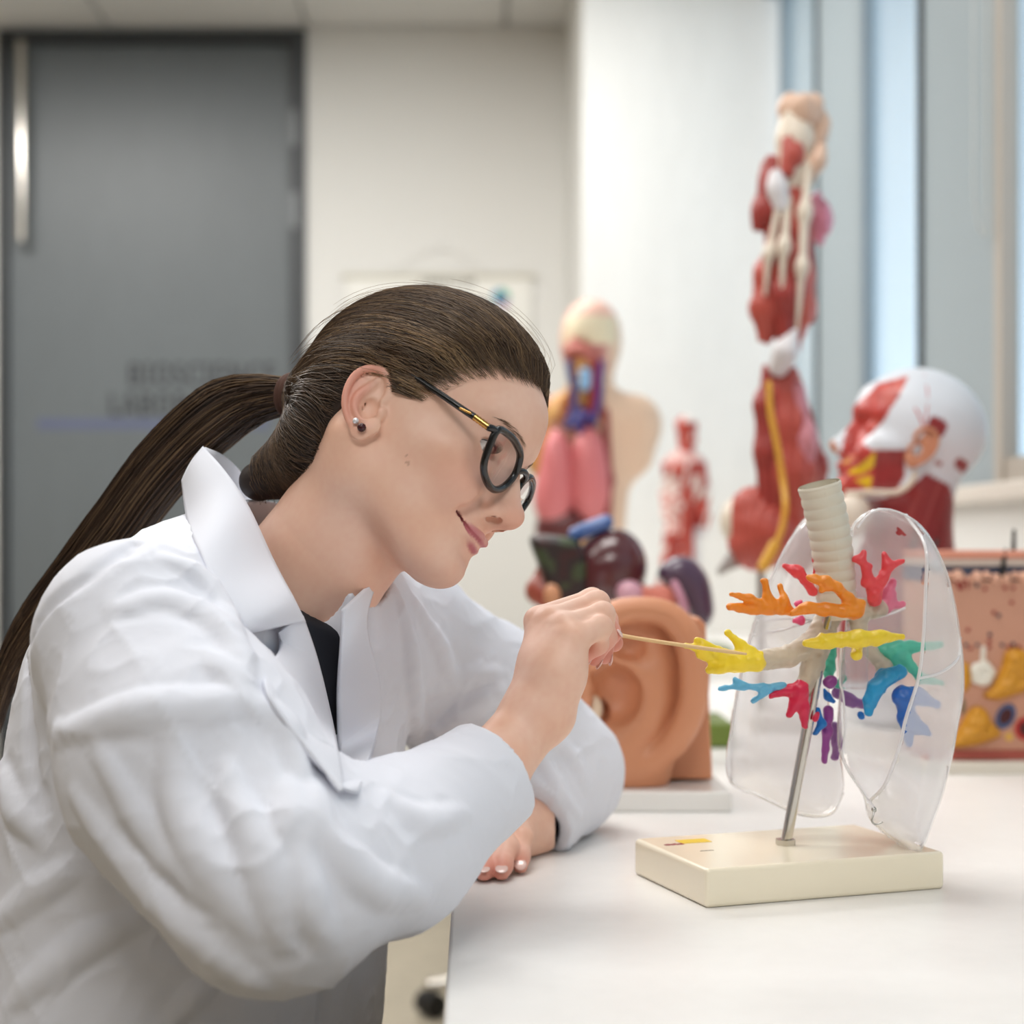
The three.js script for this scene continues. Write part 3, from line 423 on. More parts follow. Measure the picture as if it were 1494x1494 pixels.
function auricle(a, b, c) {
  const tz = c - (3.5 - a * 0.42);
  let d = dEll(a + 4, b - 3, tz + 0.8, 15.5, 25, 2.4) * 0.9;
  d = smin(d, dEll(a + 1.5, b + 23, c - 5.5, 8.6, 8.2, 3.6), 5);
  let h = 1e3; for (let i = 0; i + 1 < HELIX.length; i++) { const p = HELIX[i], q = HELIX[i + 1]; h = Math.min(h, dCap(a, b, c, EP(p[0], p[1], p[2]), p[3], EP(q[0], q[1], q[2]), q[3])); }
  d = smin(d, h, 1.6);
  let n = 1e3; for (let i = 0; i + 1 < ANTI.length; i++) { const p = ANTI[i], q = ANTI[i + 1]; n = Math.min(n, dCap(a, b, c, EP(p[0], p[1], p[2]), p[3], EP(q[0], q[1], q[2]), q[3])); }
  d = smin(d, n, 2.4);
  d = smax(d, -dEll(a - 0.5, b + 4, c - 8, 7.6, 10.5, 9.5), 1.8); d = smax(d, -dEll(a - 4.5, b + 6, c - 1, 3.2, 4, 6), 1.5);
  d = smin(d, dEll(a - 10, b + 6, c - 4, 3.6, 5.6, 4.4), 3);
  d = smin(d, dEll(a - 6, b + 18, c - 4.5, 7, 7, 3.2), 4);
  return d;
}
// ------------------------------------------------------------------ big ear model
{
  const Z0 = 1.6, q = Z0 / FOC, W = (x) => (x - CX) * q, H = (y) => EYE + (CY - y) * q;
  const t = thing('ear_model', 'oversized terracotta ear model on a white plate behind her hand', 'anatomical model', V(W(945), TABLE, -1.67));
  const wp = (n, g, m, l) => worldPart(n, g, m, t, l);
  const clay = phys(C(211, 144, 106), 0.42, { bumpMap: fineNoise, bumpScale: 0.0001 });
  wp('base_plate', box(0.1, (1068 - CX) / FOC * 1.572, TABLE, TABLE + 0.02, -1.76, -1.572, 0.0025), phys(C(236, 234, 230), 0.25), 'white plastic base plate');
  { // slab behind the auricle
    const s = new THREE.Shape(); s.moveTo(W(866), H(1150)); s.lineTo(W(1044), H(1150)); s.lineTo(W(1034), H(924)); s.lineTo(W(1027), H(917)); s.lineTo(W(880), H(921)); s.closePath();
    const g = new THREE.ExtrudeGeometry(s, { depth: 0.1, bevelEnabled: true, bevelSize: 0.003, bevelThickness: 0.003, bevelSegments: 3 }); g.translate(0, TABLE + 0.0225 - (H(1150) - 0.003), -1.742); wp('ear_block', g, clay, 'terracotta block behind the ear flap');
    const r = box(W(1038), W(1045), TABLE + 0.021, H(932), -1.747, -1.74); wp('block_edge', r, std(C(228, 200, 140), 0.5));
  }
  const out = outline2(smoothLoop([[852, 960], [858, 915], [885, 886], [930, 872], [975, 879], [1010, 908], [1029, 955], [1032, 1010], [1022, 1060], [1000, 1098], [982, 1125], [972, 1160], [920, 1170], [868, 1165], [845, 1120], [842, 1040]]));
  const seg = (x, y, c, L) => { let d = 1e3; for (let i = 0; i + 1 < L.length; i++) d = Math.min(d, dCap(x, y, c, P3(L[i][0], L[i][1], L[i][2]), L[i][3], P3(L[i + 1][0], L[i + 1][1], L[i + 1][2]), L[i + 1][3])); return d; };
  const HX = [[862, 965, 30, 16], [870, 925, 33, 18], [893, 897, 34, 20], [935, 889, 34, 19], [975, 898, 34, 20], [1002, 930, 34, 22], [1012, 985, 32, 22], [1006, 1040, 28, 21], [985, 1082, 20, 21], [955, 1110, 12, 20]].map((p) => p); const HXd = dense(HX, 30);
  const AH = [[950, 930, -4, 20], [958, 975, 0, 28], [956, 1020, 2, 30], [942, 1060, 2, 30], [912, 1084, 2, 30], [880, 1092, 4, 26]];
  const AH2 = [[888, 948, 8, 13], [922, 974, 10, 16], [952, 990, 8, 22]];
  const field = (X, Y, Zz) => {
    const x = CX + X / q, y = CY - (Y - EYE) / q, c = (Zz + 1.617) / q; // px plane units
    const d2 = out(x, y), s = clamp(-d2 / 30);
    let d = d2 > 0 ? Math.hypot(d2, Math.max(0, Math.abs(c) - 2)) : (Math.abs(c + 6) - 18 * Math.sqrt(1 - (1 - s) * (1 - s))) * 0.7;
    d = smin(d, seg(x, y, c, AH), 12); d = smin(d, seg(x, y, c, AH2), 8); d = smin(d, seg(x, y, c, HXd), 5);
    d = smin(d, dEll(x - 915, y - 1122, c - 4, 62, 42, 30), 18);
    d = smin(d, dEll(x - 852, y - 1010, c - 20, 16, 34, 26), 10);
    d = smax(d, -dEll(x - 900, y - 1014, c - 22, 36, 44, 36), 5);
    d = smax(d, -dEll(x - 918, y - 945, c - 18, 24, 18, 18), 8);
    d = smax(d, -dCap(x, y, c, P3(882, 1040, 40), 20, P3(872, 1040, -24), 17), 4);
    d = smax(d, y - 1151, 5);
    return d * q;
  };
  wp('ear_flap', skin(field, [W(835), H(1156), -1.665], [W(1045), H(862), -1.55], 0.0022, null, 1.7), clay, 'large terracotta ear flap');
  const wax = new THREE.SphereGeometry(0.011, 20, 14); wax.scale(0.8, 1.3, 0.8); wax.translate(W(868), H(1036), -1.612); wp('ear_canal', wax, phys(C(236, 214, 186), 0.3), 'pale ear canal lining');
  const cutg = box(W(838), W(850), H(1080), H(985), -1.69, -1.6, 0.003); wp('cut_face', cutg, phys(C(214, 120, 104), 0.4), 'pink cut face of the ear model');
  const sh = [[850, 1000], [853, 1018], [849, 1035]].map(([x, y]) => { const s = new THREE.SphereGeometry(0.006, 12, 8); s.translate(W(x), H(y), -1.6); return s; }); wp('ossicle', merged(sh), phys(C(238, 226, 208), 0.4));
}
// ------------------------------------------------------------------ skin block
{
  const Z0 = 1.85, q = Z0 / FOC, W = (x) => (x - CX) * q, H = (y) => EYE + (CY - y) * q, x0 = 0.525, x1 = 0.815, zb = -1.945, zf = -1.85;
  const t = thing('skin_model', 'enlarged skin cross-section block with hairs and yellow fat', 'anatomical model', V((x0 + x1) / 2, TABLE, (zb + zf) / 2));
  const wp = (n, g, m, l) => worldPart(n, g, m, t, l);
  wp('base_plate', box(x0 - 0.012, x1 + 0.02, TABLE, TABLE + 0.0135, zb - 0.004, zf + 0.022, 0.002), phys(C(222, 216, 204), 0.4), 'off-white base plate');
  const base = TABLE + 0.0135;
  wp('muscle_layer', box(x0, x1, base, H(1095), zb, zf + 0.002, 0.002), phys(C(172, 84, 72), 0.5), 'red bottom layer');
  wp('dermis', box(x0, x1, H(1095), H(848), zb, zf, 0.002), phys(C(200, 148, 124), 0.55, { bumpMap: fineNoise, bumpScale: 0.0005 }), 'pink brown skin layer');
  wp('dark_layer', box(x0, x1, H(848), H(826), zb, zf - 0.008), phys(C(82, 94, 122), 0.5), 'blue grey layer');
  wp('pale_layer', box(x0, x1, H(826), H(815), zb, zf - 0.002, 0.002), phys(C(212, 196, 184), 0.5), 'pale layer');
  wp('top_layer', box(x0, x1, H(815), H(803), zb, zf, 0.003), phys(C(224, 152, 128), 0.45), 'salmon top layer');
  const bumpM = phys(C(222, 172, 148), 0.5), bg = new THREE.SphereGeometry(0.0068, 14, 10);
  for (let i = 0; i < 26; i++) { const b = part('skin_bump', bg, bumpM, t); b.position.set(x0 + 0.006 + i * 0.0112 - t.position.x, H(842 + 3 * Math.sin(i * 1.9)) - TABLE, zf - 0.002 - t.position.z); b.scale.setScalar(0.9 + 0.25 * Math.sin(i * 2.7)); }
  const dg = new THREE.SphereGeometry(0.0024, 10, 8), red = std(C(150, 34, 34), 0.5), blu = std(C(46, 52, 78), 0.5);
  for (const [x, y, r] of [[1403, 858, 1], [1425, 854, 0], [1437, 859, 1], [1466, 858, 1], [1478, 858, 1], [1476, 879, 1], [1450, 894, 1], [1457, 898, 0], [1412, 919, 1], [1444, 926, 0], [1443, 935, 1], [1409, 941, 0], [1416, 946, 1], [1426, 941, 0], [1443, 944, 1], [1462, 941, 0], [1472, 944, 1], [1478, 940, 0], [1486, 944, 1], [1396, 851, 1]]) { const d = part('vessel_dot', dg, r ? red : blu, t); d.position.set(W(x) - t.position.x, H(y) - TABLE, zf - t.position.z + 0.0006); }
  const blob = (name, px, T, mat, label) => { const p = pillow(px, -(zf), T, 0.014, (x, y) => 0.85 + 0.35 * vnoise(x * 160, y * 160, 1)); wp(name, skin(p.f, p.lo, p.hi, 0.0025, null, 2), mat, label); };
  const fat = phys(C(198, 138, 30), 0.5);
  blob('fat_lump', [[1434, 1015], [1446, 1002], [1460, 975], [1468, 950], [1486, 946], [1510, 965], [1512, 1000], [1480, 1014], [1455, 1021]], 0.016, fat, 'golden fat lump beside the sweat gland');
  blob('fat_lump', [[1385, 1088], [1398, 1062], [1420, 1031], [1436, 1034], [1446, 1052], [1459, 1072], [1440, 1082], [1410, 1089]], 0.016, fat, 'golden fat lump low on the block');
  blob('fat_lump', [[1404, 1010], [1400, 970], [1410, 966], [1417, 985], [1412, 1005]], 0.01, fat);
  const gl = new THREE.TorusKnotGeometry(0.0075, 0.0042, 120, 8, 3, 5); gl.scale(1, 1, 0.55); gl.translate(W(1432), H(982), zf + 0.003); wp('sweat_gland', merged([gl, tube([V(W(1434), H(972), zf), V(W(1434), H(958), zf), V(W(1435), H(946), zf)], 0.003, 12, 8)]), phys(C(230, 226, 214), 0.4), 'white coiled sweat gland');
  const ring = (x, y, rx, ry, c1, c2) => { const a = new THREE.TorusGeometry(0.0105, 0.0024, 10, 32); a.scale(rx, ry, 0.8); a.rotateZ(-0.5); a.translate(W(x), H(y), zf + 0.0005); wp('vessel_wall', a, std(c1, 0.4)); const b = new THREE.SphereGeometry(0.0092, 20, 12); b.scale(rx, ry, 0.18); b.rotateZ(-0.5); b.translate(W(x), H(y), zf); wp('vessel_bore', b, std(c2, 0.5)); };
  ring(1467, 1045, 0.85, 1.25, C(70, 92, 136), C(72, 18, 24)); ring(1497, 1063, 1.05, 1.1, C(190, 44, 40), C(80, 20, 22));
  const nv = new THREE.SphereGeometry(0.0052, 16, 12); nv.scale(1, 1, 0.5); nv.translate(W(1472), H(1075), zf); wp('nerve_end', nv, std(C(222, 176, 84), 0.5));
  const ov = new THREE.SphereGeometry(0.006, 16, 12); ov.scale(0.6, 1.6, 0.5); ov.translate(W(1404), H(1030), zf); wp('nerve_end', ov, std(C(120, 110, 84), 0.5));
  const hair = std(C(22, 18, 16), 0.4);
  for (const [a, b, c, d, z] of [[1462, 838, 1468, 803, 0.001], [1491, 812, 1494, 774, -0.03], [1366, 812, 1376, 788, -0.02], [1352, 800, 1358, 776, -0.06]]) wp('hair_shaft', tube([V(W(a), H(b), zf + z), V(W(d > 0 ? c : a), H(d), zf + z - 0.004)], (s) => 0.0031 - 0.0009 * s, 8, 10), hair, 'thick black hair shaft');
  wp('capillary', tube([[1397, 850], [1400, 860], [1404, 856], [1403, 846], [1410, 848], [1412, 858]].map(([x, y]) => V(W(x), H(y), zf + 0.001)), 0.0012, 40, 6), red);
}
// ------------------------------------------------------------------ muscle head
{
  const Z0 = 2.05, th = 20 * Math.PI / 180, s = 0.9, O = at(1328, 664, Z0), cs = Math.cos(th), sn = Math.sin(th), q = Z0 / FOC;
  const t = thing('muscle_head_model', 'life-size head model with red face muscles and white skull cap', 'anatomical model', V(O.x + 0.005, TABLE, -Z0));
  const wp = (n, g, m, l) => worldPart(n, g, m, t, l);
  const loc = (x, y, z) => { const X = -(x - O.x) / s, Y = (y - O.y) / s, Zl = (z - O.z) / s; return [X * cs + Y * sn, -X * sn + Y * cs, Zl]; };   // faces left, tipped up
  const neckA = at(1334, 720, Z0), neckB = at(1322, 830, Z0 + 0.01), bust = at(1312, 960, Z0 + 0.02);
  const fld = (x, y, z) => { const [f, u, r] = loc(x, y, z); let d = headField(f, u, r, true) * s; d = smin(d, dCap(x, y, z, neckA, 0.05, neckB, 0.056), 0.03); d = smin(d, dEll(x - bust.x, y - bust.y, z - bust.z, 0.08, 0.11, 0.085), 0.09); return smax(d, TABLE + 0.03 - y, 0.01); };
  const poly = (P) => outline2(P), inside = (d, x, y) => d(x, y) < 0;
  const red1 = poly([[1332, 546], [1290, 556], [1258, 590], [1246, 630], [1236, 660], [1215, 690], [1212, 724], [1300, 722], [1310, 718], [1320, 690], [1322, 657], [1275, 656], [1262, 646], [1290, 615], [1310, 580]]), masseter = poly([[1278, 658], [1322, 656], [1318, 700], [1305, 716], [1278, 716]]), nose = poly([[1250, 615], [1212, 638], [1216, 648], [1238, 648]]), tip = poly([[1224, 630], [1208, 648], [1222, 668], [1236, 655]]), lips = poly([[1228, 668], [1205, 672], [1212, 688], [1234, 684]]),
    y1 = poly(smoothLoop([[1276, 660], [1277, 678], [1266, 689], [1246, 688], [1262, 676]])), y2 = poly([[1252, 697], [1276, 695], [1274, 716]]), y3 = poly([[1254, 664], [1246, 676], [1241, 672]]), sq = poly(smoothLoop([[1352, 612], [1360, 609], [1378, 618], [1374, 634], [1364, 640], [1349, 630]])), oc = poly(smoothLoop([[1400, 668], [1422, 678], [1416, 690], [1396, 676]])), oc2 = poly([[1366, 670], [1376, 676], [1374, 680], [1364, 675]]),
    neck = poly([[1230, 736], [1296, 726], [1340, 700], [1352, 690], [1391, 708], [1420, 760], [1440, 1000], [1180, 1000], [1215, 745]]);
  const cRed = lin(188, 62, 54), cDark = lin(150, 44, 44), cWhite = lin(226, 229, 236), cTan = lin(206, 132, 98), cYel = lin(232, 190, 24), cNeck = lin(146, 42, 46);
  const col = (x, y, z) => {
    const qq = (Z0 - 0.055) / FOC, X = CX + x / qq, Y = CY - (y - EYE) / qq, st = 0.85 + 0.3 * vnoise(X * 0.35, Y * 0.05, 2);
    if (inside(neck, X, Y)) return mixc(cNeck, lin(178, 84, 80), clamp(vnoise(X * 0.16 + Y * 0.06, Y * 0.012, 3) * 1.6 - 0.7));
    if (inside(y1, X, Y) || inside(y2, X, Y)) return cYel; if (inside(y3, X, Y)) return mixc(cYel, cRed, 0.5);
    if (inside(tip, X, Y) || inside(lips, X, Y)) return cTan; if (inside(nose, X, Y)) return cWhite;
    if (inside(masseter, X, Y)) return cDark.map((v) => v * st);
    if (inside(red1, X, Y)) return mixc(cRed, lin(222, 120, 108), clamp(vnoise(X * 0.06, Y * 0.06, 8) * 1.8 - 1)).map((v) => v * st);
    if (inside(sq, X, Y) || inside(oc, X, Y) || inside(oc2, X, Y)) return cDark;
    return cWhite;
  };
  wp('head', skin(fld, [O.x - 0.16, TABLE + 0.02, O.z - 0.15], [O.x + 0.16, O.y + 0.14, O.z + 0.15], 0.003, col, 1.6), phys(0xffffff, 0.4, { vertexColors: true }));
  const ef = (x, y, z) => { const [f, u, r] = loc(x, y, z); const b = 0.12, a1 = (f - 0.01) * 1000, b1 = (u - 0.004) * 1000; return auricle(a1 * Math.cos(b) + b1 * Math.sin(b), -a1 * Math.sin(b) + b1 * Math.cos(b), (r - 0.068) * 1000) * 0.001 * s; };
  wp('ear', skin(ef, [O.x - 0.04, O.y - 0.045, O.z + 0.05], [O.x + 0.05, O.y + 0.05, O.z + 0.1], 0.0015, null, 1.6), phys(C(200, 134, 102), 0.45), 'tan model ear');
  const on = (px, py) => { let z = O.z + 0.12; const p = at(px, py, Z0); while (z > O.z - 0.02 && fld(p.x, p.y, z) > 0) z -= 0.001; return V(p.x, p.y, z); };
  wp('temple_vessel', merged([tube([[1337, 552], [1335, 580], [1331, 610], [1328, 632]].map((p) => on(...p)), 0.0012, 20, 6), tube([[1316, 602], [1322, 615], [1328, 632], [1334, 642]].map((p) => on(...p)), 0.0014, 20, 6)]), std(C(206, 110, 112), 0.5), 'thin red blood vessel on the temple');
  wp('jaw_edge', tube([[1232, 720], [1265, 719], [1295, 719], [1312, 706], [1318, 694]].map((p) => on(...p)), 0.0042, 30, 8), phys(C(228, 214, 196), 0.4), 'pale jaw bone edge');
  const lx = new THREE.SphereGeometry(0.024, 20, 14); const lp = at(1244, 752, Z0 - 0.02); lx.scale(1, 1.2, 1); lx.translate(lp.x, lp.y, lp.z); wp('larynx', lx, phys(C(226, 212, 196), 0.45), 'pale rounded larynx');
  const bp = new THREE.CylinderGeometry(0.092, 0.097, 0.03, 40); bp.translate(bust.x, TABLE + 0.015, bust.z); wp('base', bp, phys(C(238, 236, 232), 0.4), 'white round base');
}
// ------------------------------------------------------------------ standing arm with muscles
{
  const Z0 = 2.3, q = Z0 / FOC, t = thing('muscle_arm_model', 'tall upright arm model with red muscles, raised hand and yellow nerve', 'anatomical model', V(at(1140, 0, Z0).x, TABLE, -Z0));
  const wp = (n, g, m, l) => worldPart(n, g, m, t, l);
  const reds = [C(184, 80, 68), C(158, 58, 52), C(198, 98, 84), C(210, 140, 150)], ivory = phys(C(226, 212, 194), 0.45), tendon = phys(C(224, 220, 222), 0.4);
  const redM = reds.map((c) => phys(c, 0.42));
  const muscle = (L, mat, label, name = 'muscle', fib = 1) => { const pts = L.map(([x, y, r, dz]) => at(x, y, Z0 - (dz || 0))), f0 = capField(chain(pts, L.map((e) => e[2] * q), 0.02)), f = (x, y, z) => f0(x, y, z) + fib * 0.0016 * Math.sin(x * 420 + z * 300 + y * 20); const [lo, hi] = around(pts, 0.075); return wp(name, skin(f, lo, hi, 0.004, null, 1.6), mat, label); };
  muscle([[1098, 740, 30], [1112, 778, 46], [1104, 795, 36]], redM[0], 'rounded red shoulder muscle at the bottom');
  muscle([[1090, 760, 40, -0.02], [1108, 790, 42, -0.02]], ivory, 'pale rim of the shoulder', 'shoulder_rim', 0);
  muscle([[1160, 810, 30, -0.03], [1150, 760, 34, -0.02], [1165, 700, 22, -0.02]], redM[1], 'dark red chest muscle stump');
  muscle([[1190, 700, 16, -0.03], [1180, 680, 24, -0.02], [1178, 640, 14, -0.02]], redM[1], 'dark muscle behind the upper arm');
  muscle([[1148, 760, 26], [1150, 690, 38], [1146, 620, 36], [1142, 570, 26], [1143, 530, 14]], redM[0], 'red upper arm muscle');
  muscle([[1120, 740, 12, 0.02], [1116, 660, 13, 0.02], [1116, 590, 12, 0.02], [1118, 540, 8, 0.01]], redM[1], 'slim dark muscle along the upper arm');
  muscle([[1172, 700, 14, 0.02], [1172, 640, 16, 0.02], [1162, 570, 12, 0.02]], redM[3], 'rosy muscle along the upper arm');
  muscle([[1136, 535, 15, 0.03], [1146, 512, 14, 0.045], [1160, 484, 5, 0.045]], tendon, 'white tendon at the elbow', 'elbow_tendon', 0);
  muscle([[1118, 490, 12], [1122, 450, 24], [1128, 400, 24], [1138, 350, 14], [1140, 315, 9]], redM[0], 'red outer forearm muscle');
  muscle([[1160, 495, 10, 0.01], [1168, 450, 20, 0.01], [1170, 400, 16, 0.01], [1166, 340, 10, 0.01]], redM[2], 'red inner forearm muscle');
  muscle([[1146, 490, 12, 0.02], [1146, 430, 16, 0.03], [1150, 370, 13, 0.03], [1152, 310, 9, 0.02]], redM[1], 'dark middle forearm muscle');
  muscle([[1152, 500, 18], [1148, 445, 34], [1148, 395, 34], [1152, 335, 30], [1156, 285, 22]], redM[0], 'broad red forearm muscle mass');
  for (const L of [[[1140, 430, 3, 0.045], [1144, 360, 6, 0.045], [1150, 290, 6, 0.03]], [[1163, 480, 3, 0.04], [1170, 390, 6, 0.045], [1174, 310, 7, 0.035], [1180, 240, 6, 0.02]], [[1116, 430, 3, 0.03], [1122, 370, 5, 0.035], [1136, 300, 5, 0.03]]]) muscle(L, ivory, 'long ivory tendon in the forearm', 'forearm_tendon', 0);
  muscle([[1108, 330, 8], [1120, 310, 20], [1128, 270, 18], [1126, 240, 14]], redM[1], 'dark red muscle below the thumb');
  muscle([[1196, 350, 8, -0.02], [1198, 320, 14, -0.02], [1192, 290, 10, -0.02]], phys(C(220, 140, 160), 0.45), 'pink muscle at the wrist');
  muscle([[1140, 300, 12, 0.03], [1134, 275, 11, 0.03], [1132, 255, 9, 0.03]], tendon, 'white band below the thumb', 'wrist_band', 0);
  muscle([[1152, 300, 18], [1156, 250, 22], [1160, 205, 24], [1160, 175, 22]], ivory, 'pale back of the raised hand', 'palm', 0);
  muscle([[1148, 250, 12, 0.02], [1158, 225, 12, 0.02], [1150, 205, 8, 0.02]], redM[0], 'red palm muscle');
  for (const L of [[[1150, 190, 9], [1148, 160, 9], [1154, 148, 8], [1164, 158, 7]], [[1162, 185, 9, 0.01], [1166, 156, 9, 0.015], [1174, 150, 8, 0.02], [1180, 168, 7, 0.02]], [[1176, 200, 8], [1184, 170, 8, 0.01], [1190, 150, 7, 0.01], [1186, 144, 6, 0.01]], [[1184, 225, 8], [1195, 200, 8], [1200, 180, 7], [1197, 162, 6]], [[1180, 260, 9, 0.01], [1194, 235, 8, 0.02], [1199, 215, 7, 0.02]]]) muscle(L, phys(C(222, 186, 162), 0.45), 'bent pale model finger', 'finger', 0);
  wp('nerve', tube([[1122, 560], [1124, 600], [1134, 650], [1142, 700], [1146, 740], [1140, 775], [1128, 800], [1114, 826]].map(([x, y], i) => at(x, y, Z0 - 0.09 - (i > 3 ? 0.02 : 0))), (s) => 0.0045 + (s > 0.85 ? 0.004 : 0), 60, 10), phys(C(226, 170, 60), 0.4), 'yellow nerve running down the arm');
  wp('shoulder_blade', sheet([at(1046, 832, Z0), at(1070, 800, Z0 + 0.01), at(1100, 808, Z0 + 0.03)], [at(1048, 838, Z0), at(1080, 826, Z0 + 0.01), at(1110, 828, Z0 + 0.03)], 0.006, 0.004, V(0, 0, 1), 16, 6), phys(C(172, 168, 164), 0.5), 'grey shoulder blade edge');
  const rp = at(1114, 820, Z0); wp('stand_rod', tube([V(rp.x, TABLE + 0.01, rp.z - 0.02), V(rp.x, rp.y + 0.04, rp.z - 0.02)], 0.006, 4, 12), M.steel, 'steel stand rod');
  wp('base', box(rp.x - 0.03, rp.x + 0.16, TABLE, TABLE + 0.022, -Z0 - 0.11, -Z0 + 0.07, 0.003), phys(C(236, 234, 230), 0.35), 'white base plate');
}
// ------------------------------------------------------------------ half torso with organs
{
  const Z0 = 3.3, q = Z0 / FOC, t = thing('torso_model', 'armless human torso model with open chest showing pink lungs', 'anatomical model', V(at(866, 0, Z0).x, TABLE, -Z0));
  const wp = (n, g, m, l) => worldPart(n, g, m, t, l), S = (x, y, dz = 0) => at(x, y, Z0 - dz);
  const e = (px, py, rx, ry, dz, rz) => { const c = S(px, py, dz); return (x, y, z) => dEll(x - c.x, y - c.y, z - c.z, rx * q, ry * q, rz * q); };
  const U = (k, ...fs) => (x, y, z) => { let d = fs[0](x, y, z); for (let i = 1; i < fs.length; i++) d = smin(d, fs[i](x, y, z), k); return d; };
  const cap = (a, ra, b, rb) => { const A = S(...a), B = S(...b); return (x, y, z) => dCap(x, y, z, A, ra * q, B, rb * q); };
  const body = U(0.05, e(856, 690, 62, 110, 0, 55), e(862, 830, 50, 120, 0, 52), e(864, 960, 58, 90, 0, 55), cap([800, 620], 34, [925, 618], 36), cap([918, 618], 33, [922, 664], 29), cap([800, 620], 30, [796, 670], 26), cap([862, 600, 0], 30, [862, 520, 0], 27), e(862, 490, 44, 54, 0, 46));
  const bodyF = (x, y, z) => { let d = body(x, y, z); d = smax(d, -dEll(x - S(836, 705).x, y - S(836, 705).y, z - S(836, 705, 0.075).z, 54 * q, 105 * q, 0.05), 0.01); d = smax(d, -dEll(x - S(842, 560).x, y - S(842, 560).y, z - S(842, 560, 0.055).z, 28 * q, 60 * q, 0.035), 0.01); return smax(d, TABLE + 0.03 - y, 0.01); };
  const skinC = lin(234, 200, 172), tan = lin(214, 160, 86), bone = lin(236, 222, 190), brain = lin(232, 186, 168), mus = lin(176, 84, 78);
  const col = (x, y, z) => { const X = CX + x / q, Y = CY - (y - EYE) / q; if (Y < 466) return brain; if (Y < 506 && X < 896) return z > -Z0 + 0.03 ? bone : mixc(brain, skinC, 0.4); if (X < 884 && Y < 545) return mixc(mus, lin(226, 180, 170), vnoise(X * 0.12, Y * 0.12, 4)); if (X < 800 && Y > 600 && Y < 700) return tan; if (X < 880 && Y < 620) return mixc(mus, tan, clamp(vnoise(X * 0.1, Y * 0.05, 1) * 1.5 - 0.2)); return skinC; };
  wp('body', skin(bodyF, [S(750, 0).x, TABLE + 0.02, -Z0 - 0.14], [S(985, 0).x, S(0, 425).y, -Z0 + 0.14], 0.005, col, 1.6), phys(0xffffff, 0.5, { vertexColors: true }));
  const org = (name, f, pts, m, label, h = 0.0045) => { const [lo, hi] = around(pts, 0.1); return wp(name, skin(f, lo, hi, h, null, 1.6), m, label); };
  const pink = phys(C(216, 122, 124), 0.4);
  org('lung', U(0.03, e(812, 690, 24, 62, 0.085, 30), e(806, 730, 26, 40, 0.08, 30)), [S(812, 690, 0.08)], pink, 'pink lung on the left of the open chest');
  org('lung', U(0.03, e(858, 680, 26, 56, 0.085, 30), e(860, 720, 28, 44, 0.08, 30)), [S(858, 690, 0.08)], pink, 'pink lung on the right of the open chest');
  org('liver', U(0.03, e(826, 770, 36, 30, 0.08, 28), e(800, 775, 16, 26, 0.07, 24)), [S(826, 770, 0.08)], phys(C(96, 42, 42), 0.35), 'dark brown liver');
  org('stomach', U(0.03, e(842, 798, 28, 14, 0.095, 20), e(825, 806, 16, 12, 0.09, 20)), [S(840, 800, 0.09)], phys(C(214, 160, 96), 0.45), 'tan stomach');
  org('intestine', (x, y, z) => U(0.02, e(838, 830, 44, 18, 0.085, 26), e(842, 870, 46, 40, 0.07, 26))(x, y, z) + 0.004 * Math.sin(y * 150) * Math.cos(x * 110), [S(840, 850, 0.08)], phys(C(176, 140, 128), 0.5), 'greyish coiled intestine');
  org('chest_wall_edge', U(0.02, cap([884, 600, 0.07], 5, [888, 700, 0.09], 6), cap([888, 700, 0.09], 6, [886, 800, 0.085], 5)), [S(886, 600, 0.08), S(886, 800, 0.08)], phys(C(150, 62, 62), 0.5), 'red cut edge of the chest wall');
  org('throat', U(0.012, cap([846, 585, 0.05], 12, [850, 530, 0.05], 12)), [S(848, 560, 0.05)], phys(C(206, 150, 84), 0.45), 'tan throat');
  org('thyroid', U(0.01, cap([854, 545, 0.075], 9, [853, 562, 0.075], 9)), [S(854, 555, 0.07)], phys(C(150, 190, 226), 0.4), 'light blue voice box');
  for (const [x0, x1, c, l] of [[872, 876, [50, 60, 140], 'blue neck vein'], [864, 870, [168, 36, 44], 'red neck artery'], [838, 830, [48, 62, 130], 'blue vein left of the throat']]) wp('neck_vessel', tube([S(x0 - 10, 622, 0.075), S(x0, 590, 0.07), S(x1, 530, 0.065)], 0.0075, 20, 8), phys(C(...c), 0.4), l);
  wp('heart_vessel', merged([tube([S(838, 618, 0.1), S(850, 606, 0.1), S(866, 612, 0.1)], 0.009, 16, 8), tube([S(846, 628, 0.1), S(848, 600, 0.09)], 0.008, 12, 8)]), phys(C(64, 58, 128), 0.4), 'blue and purple vessels above the lungs');
  org('jaw', U(0.01, e(846, 512, 26, 10, 0.045, 26), cap([838, 500, 0.06], 8, [866, 528, 0.06], 7)), [S(846, 512, 0.05)], phys(C(196, 112, 100), 0.45), 'red jaw muscle');
  const b = box(S(800, 0).x, S(935, 0).x, TABLE, TABLE + 0.03, -Z0 - 0.12, -Z0 + 0.12, 0.004); wp('base', b, phys(C(238, 236, 232), 0.4), 'white base block');
}
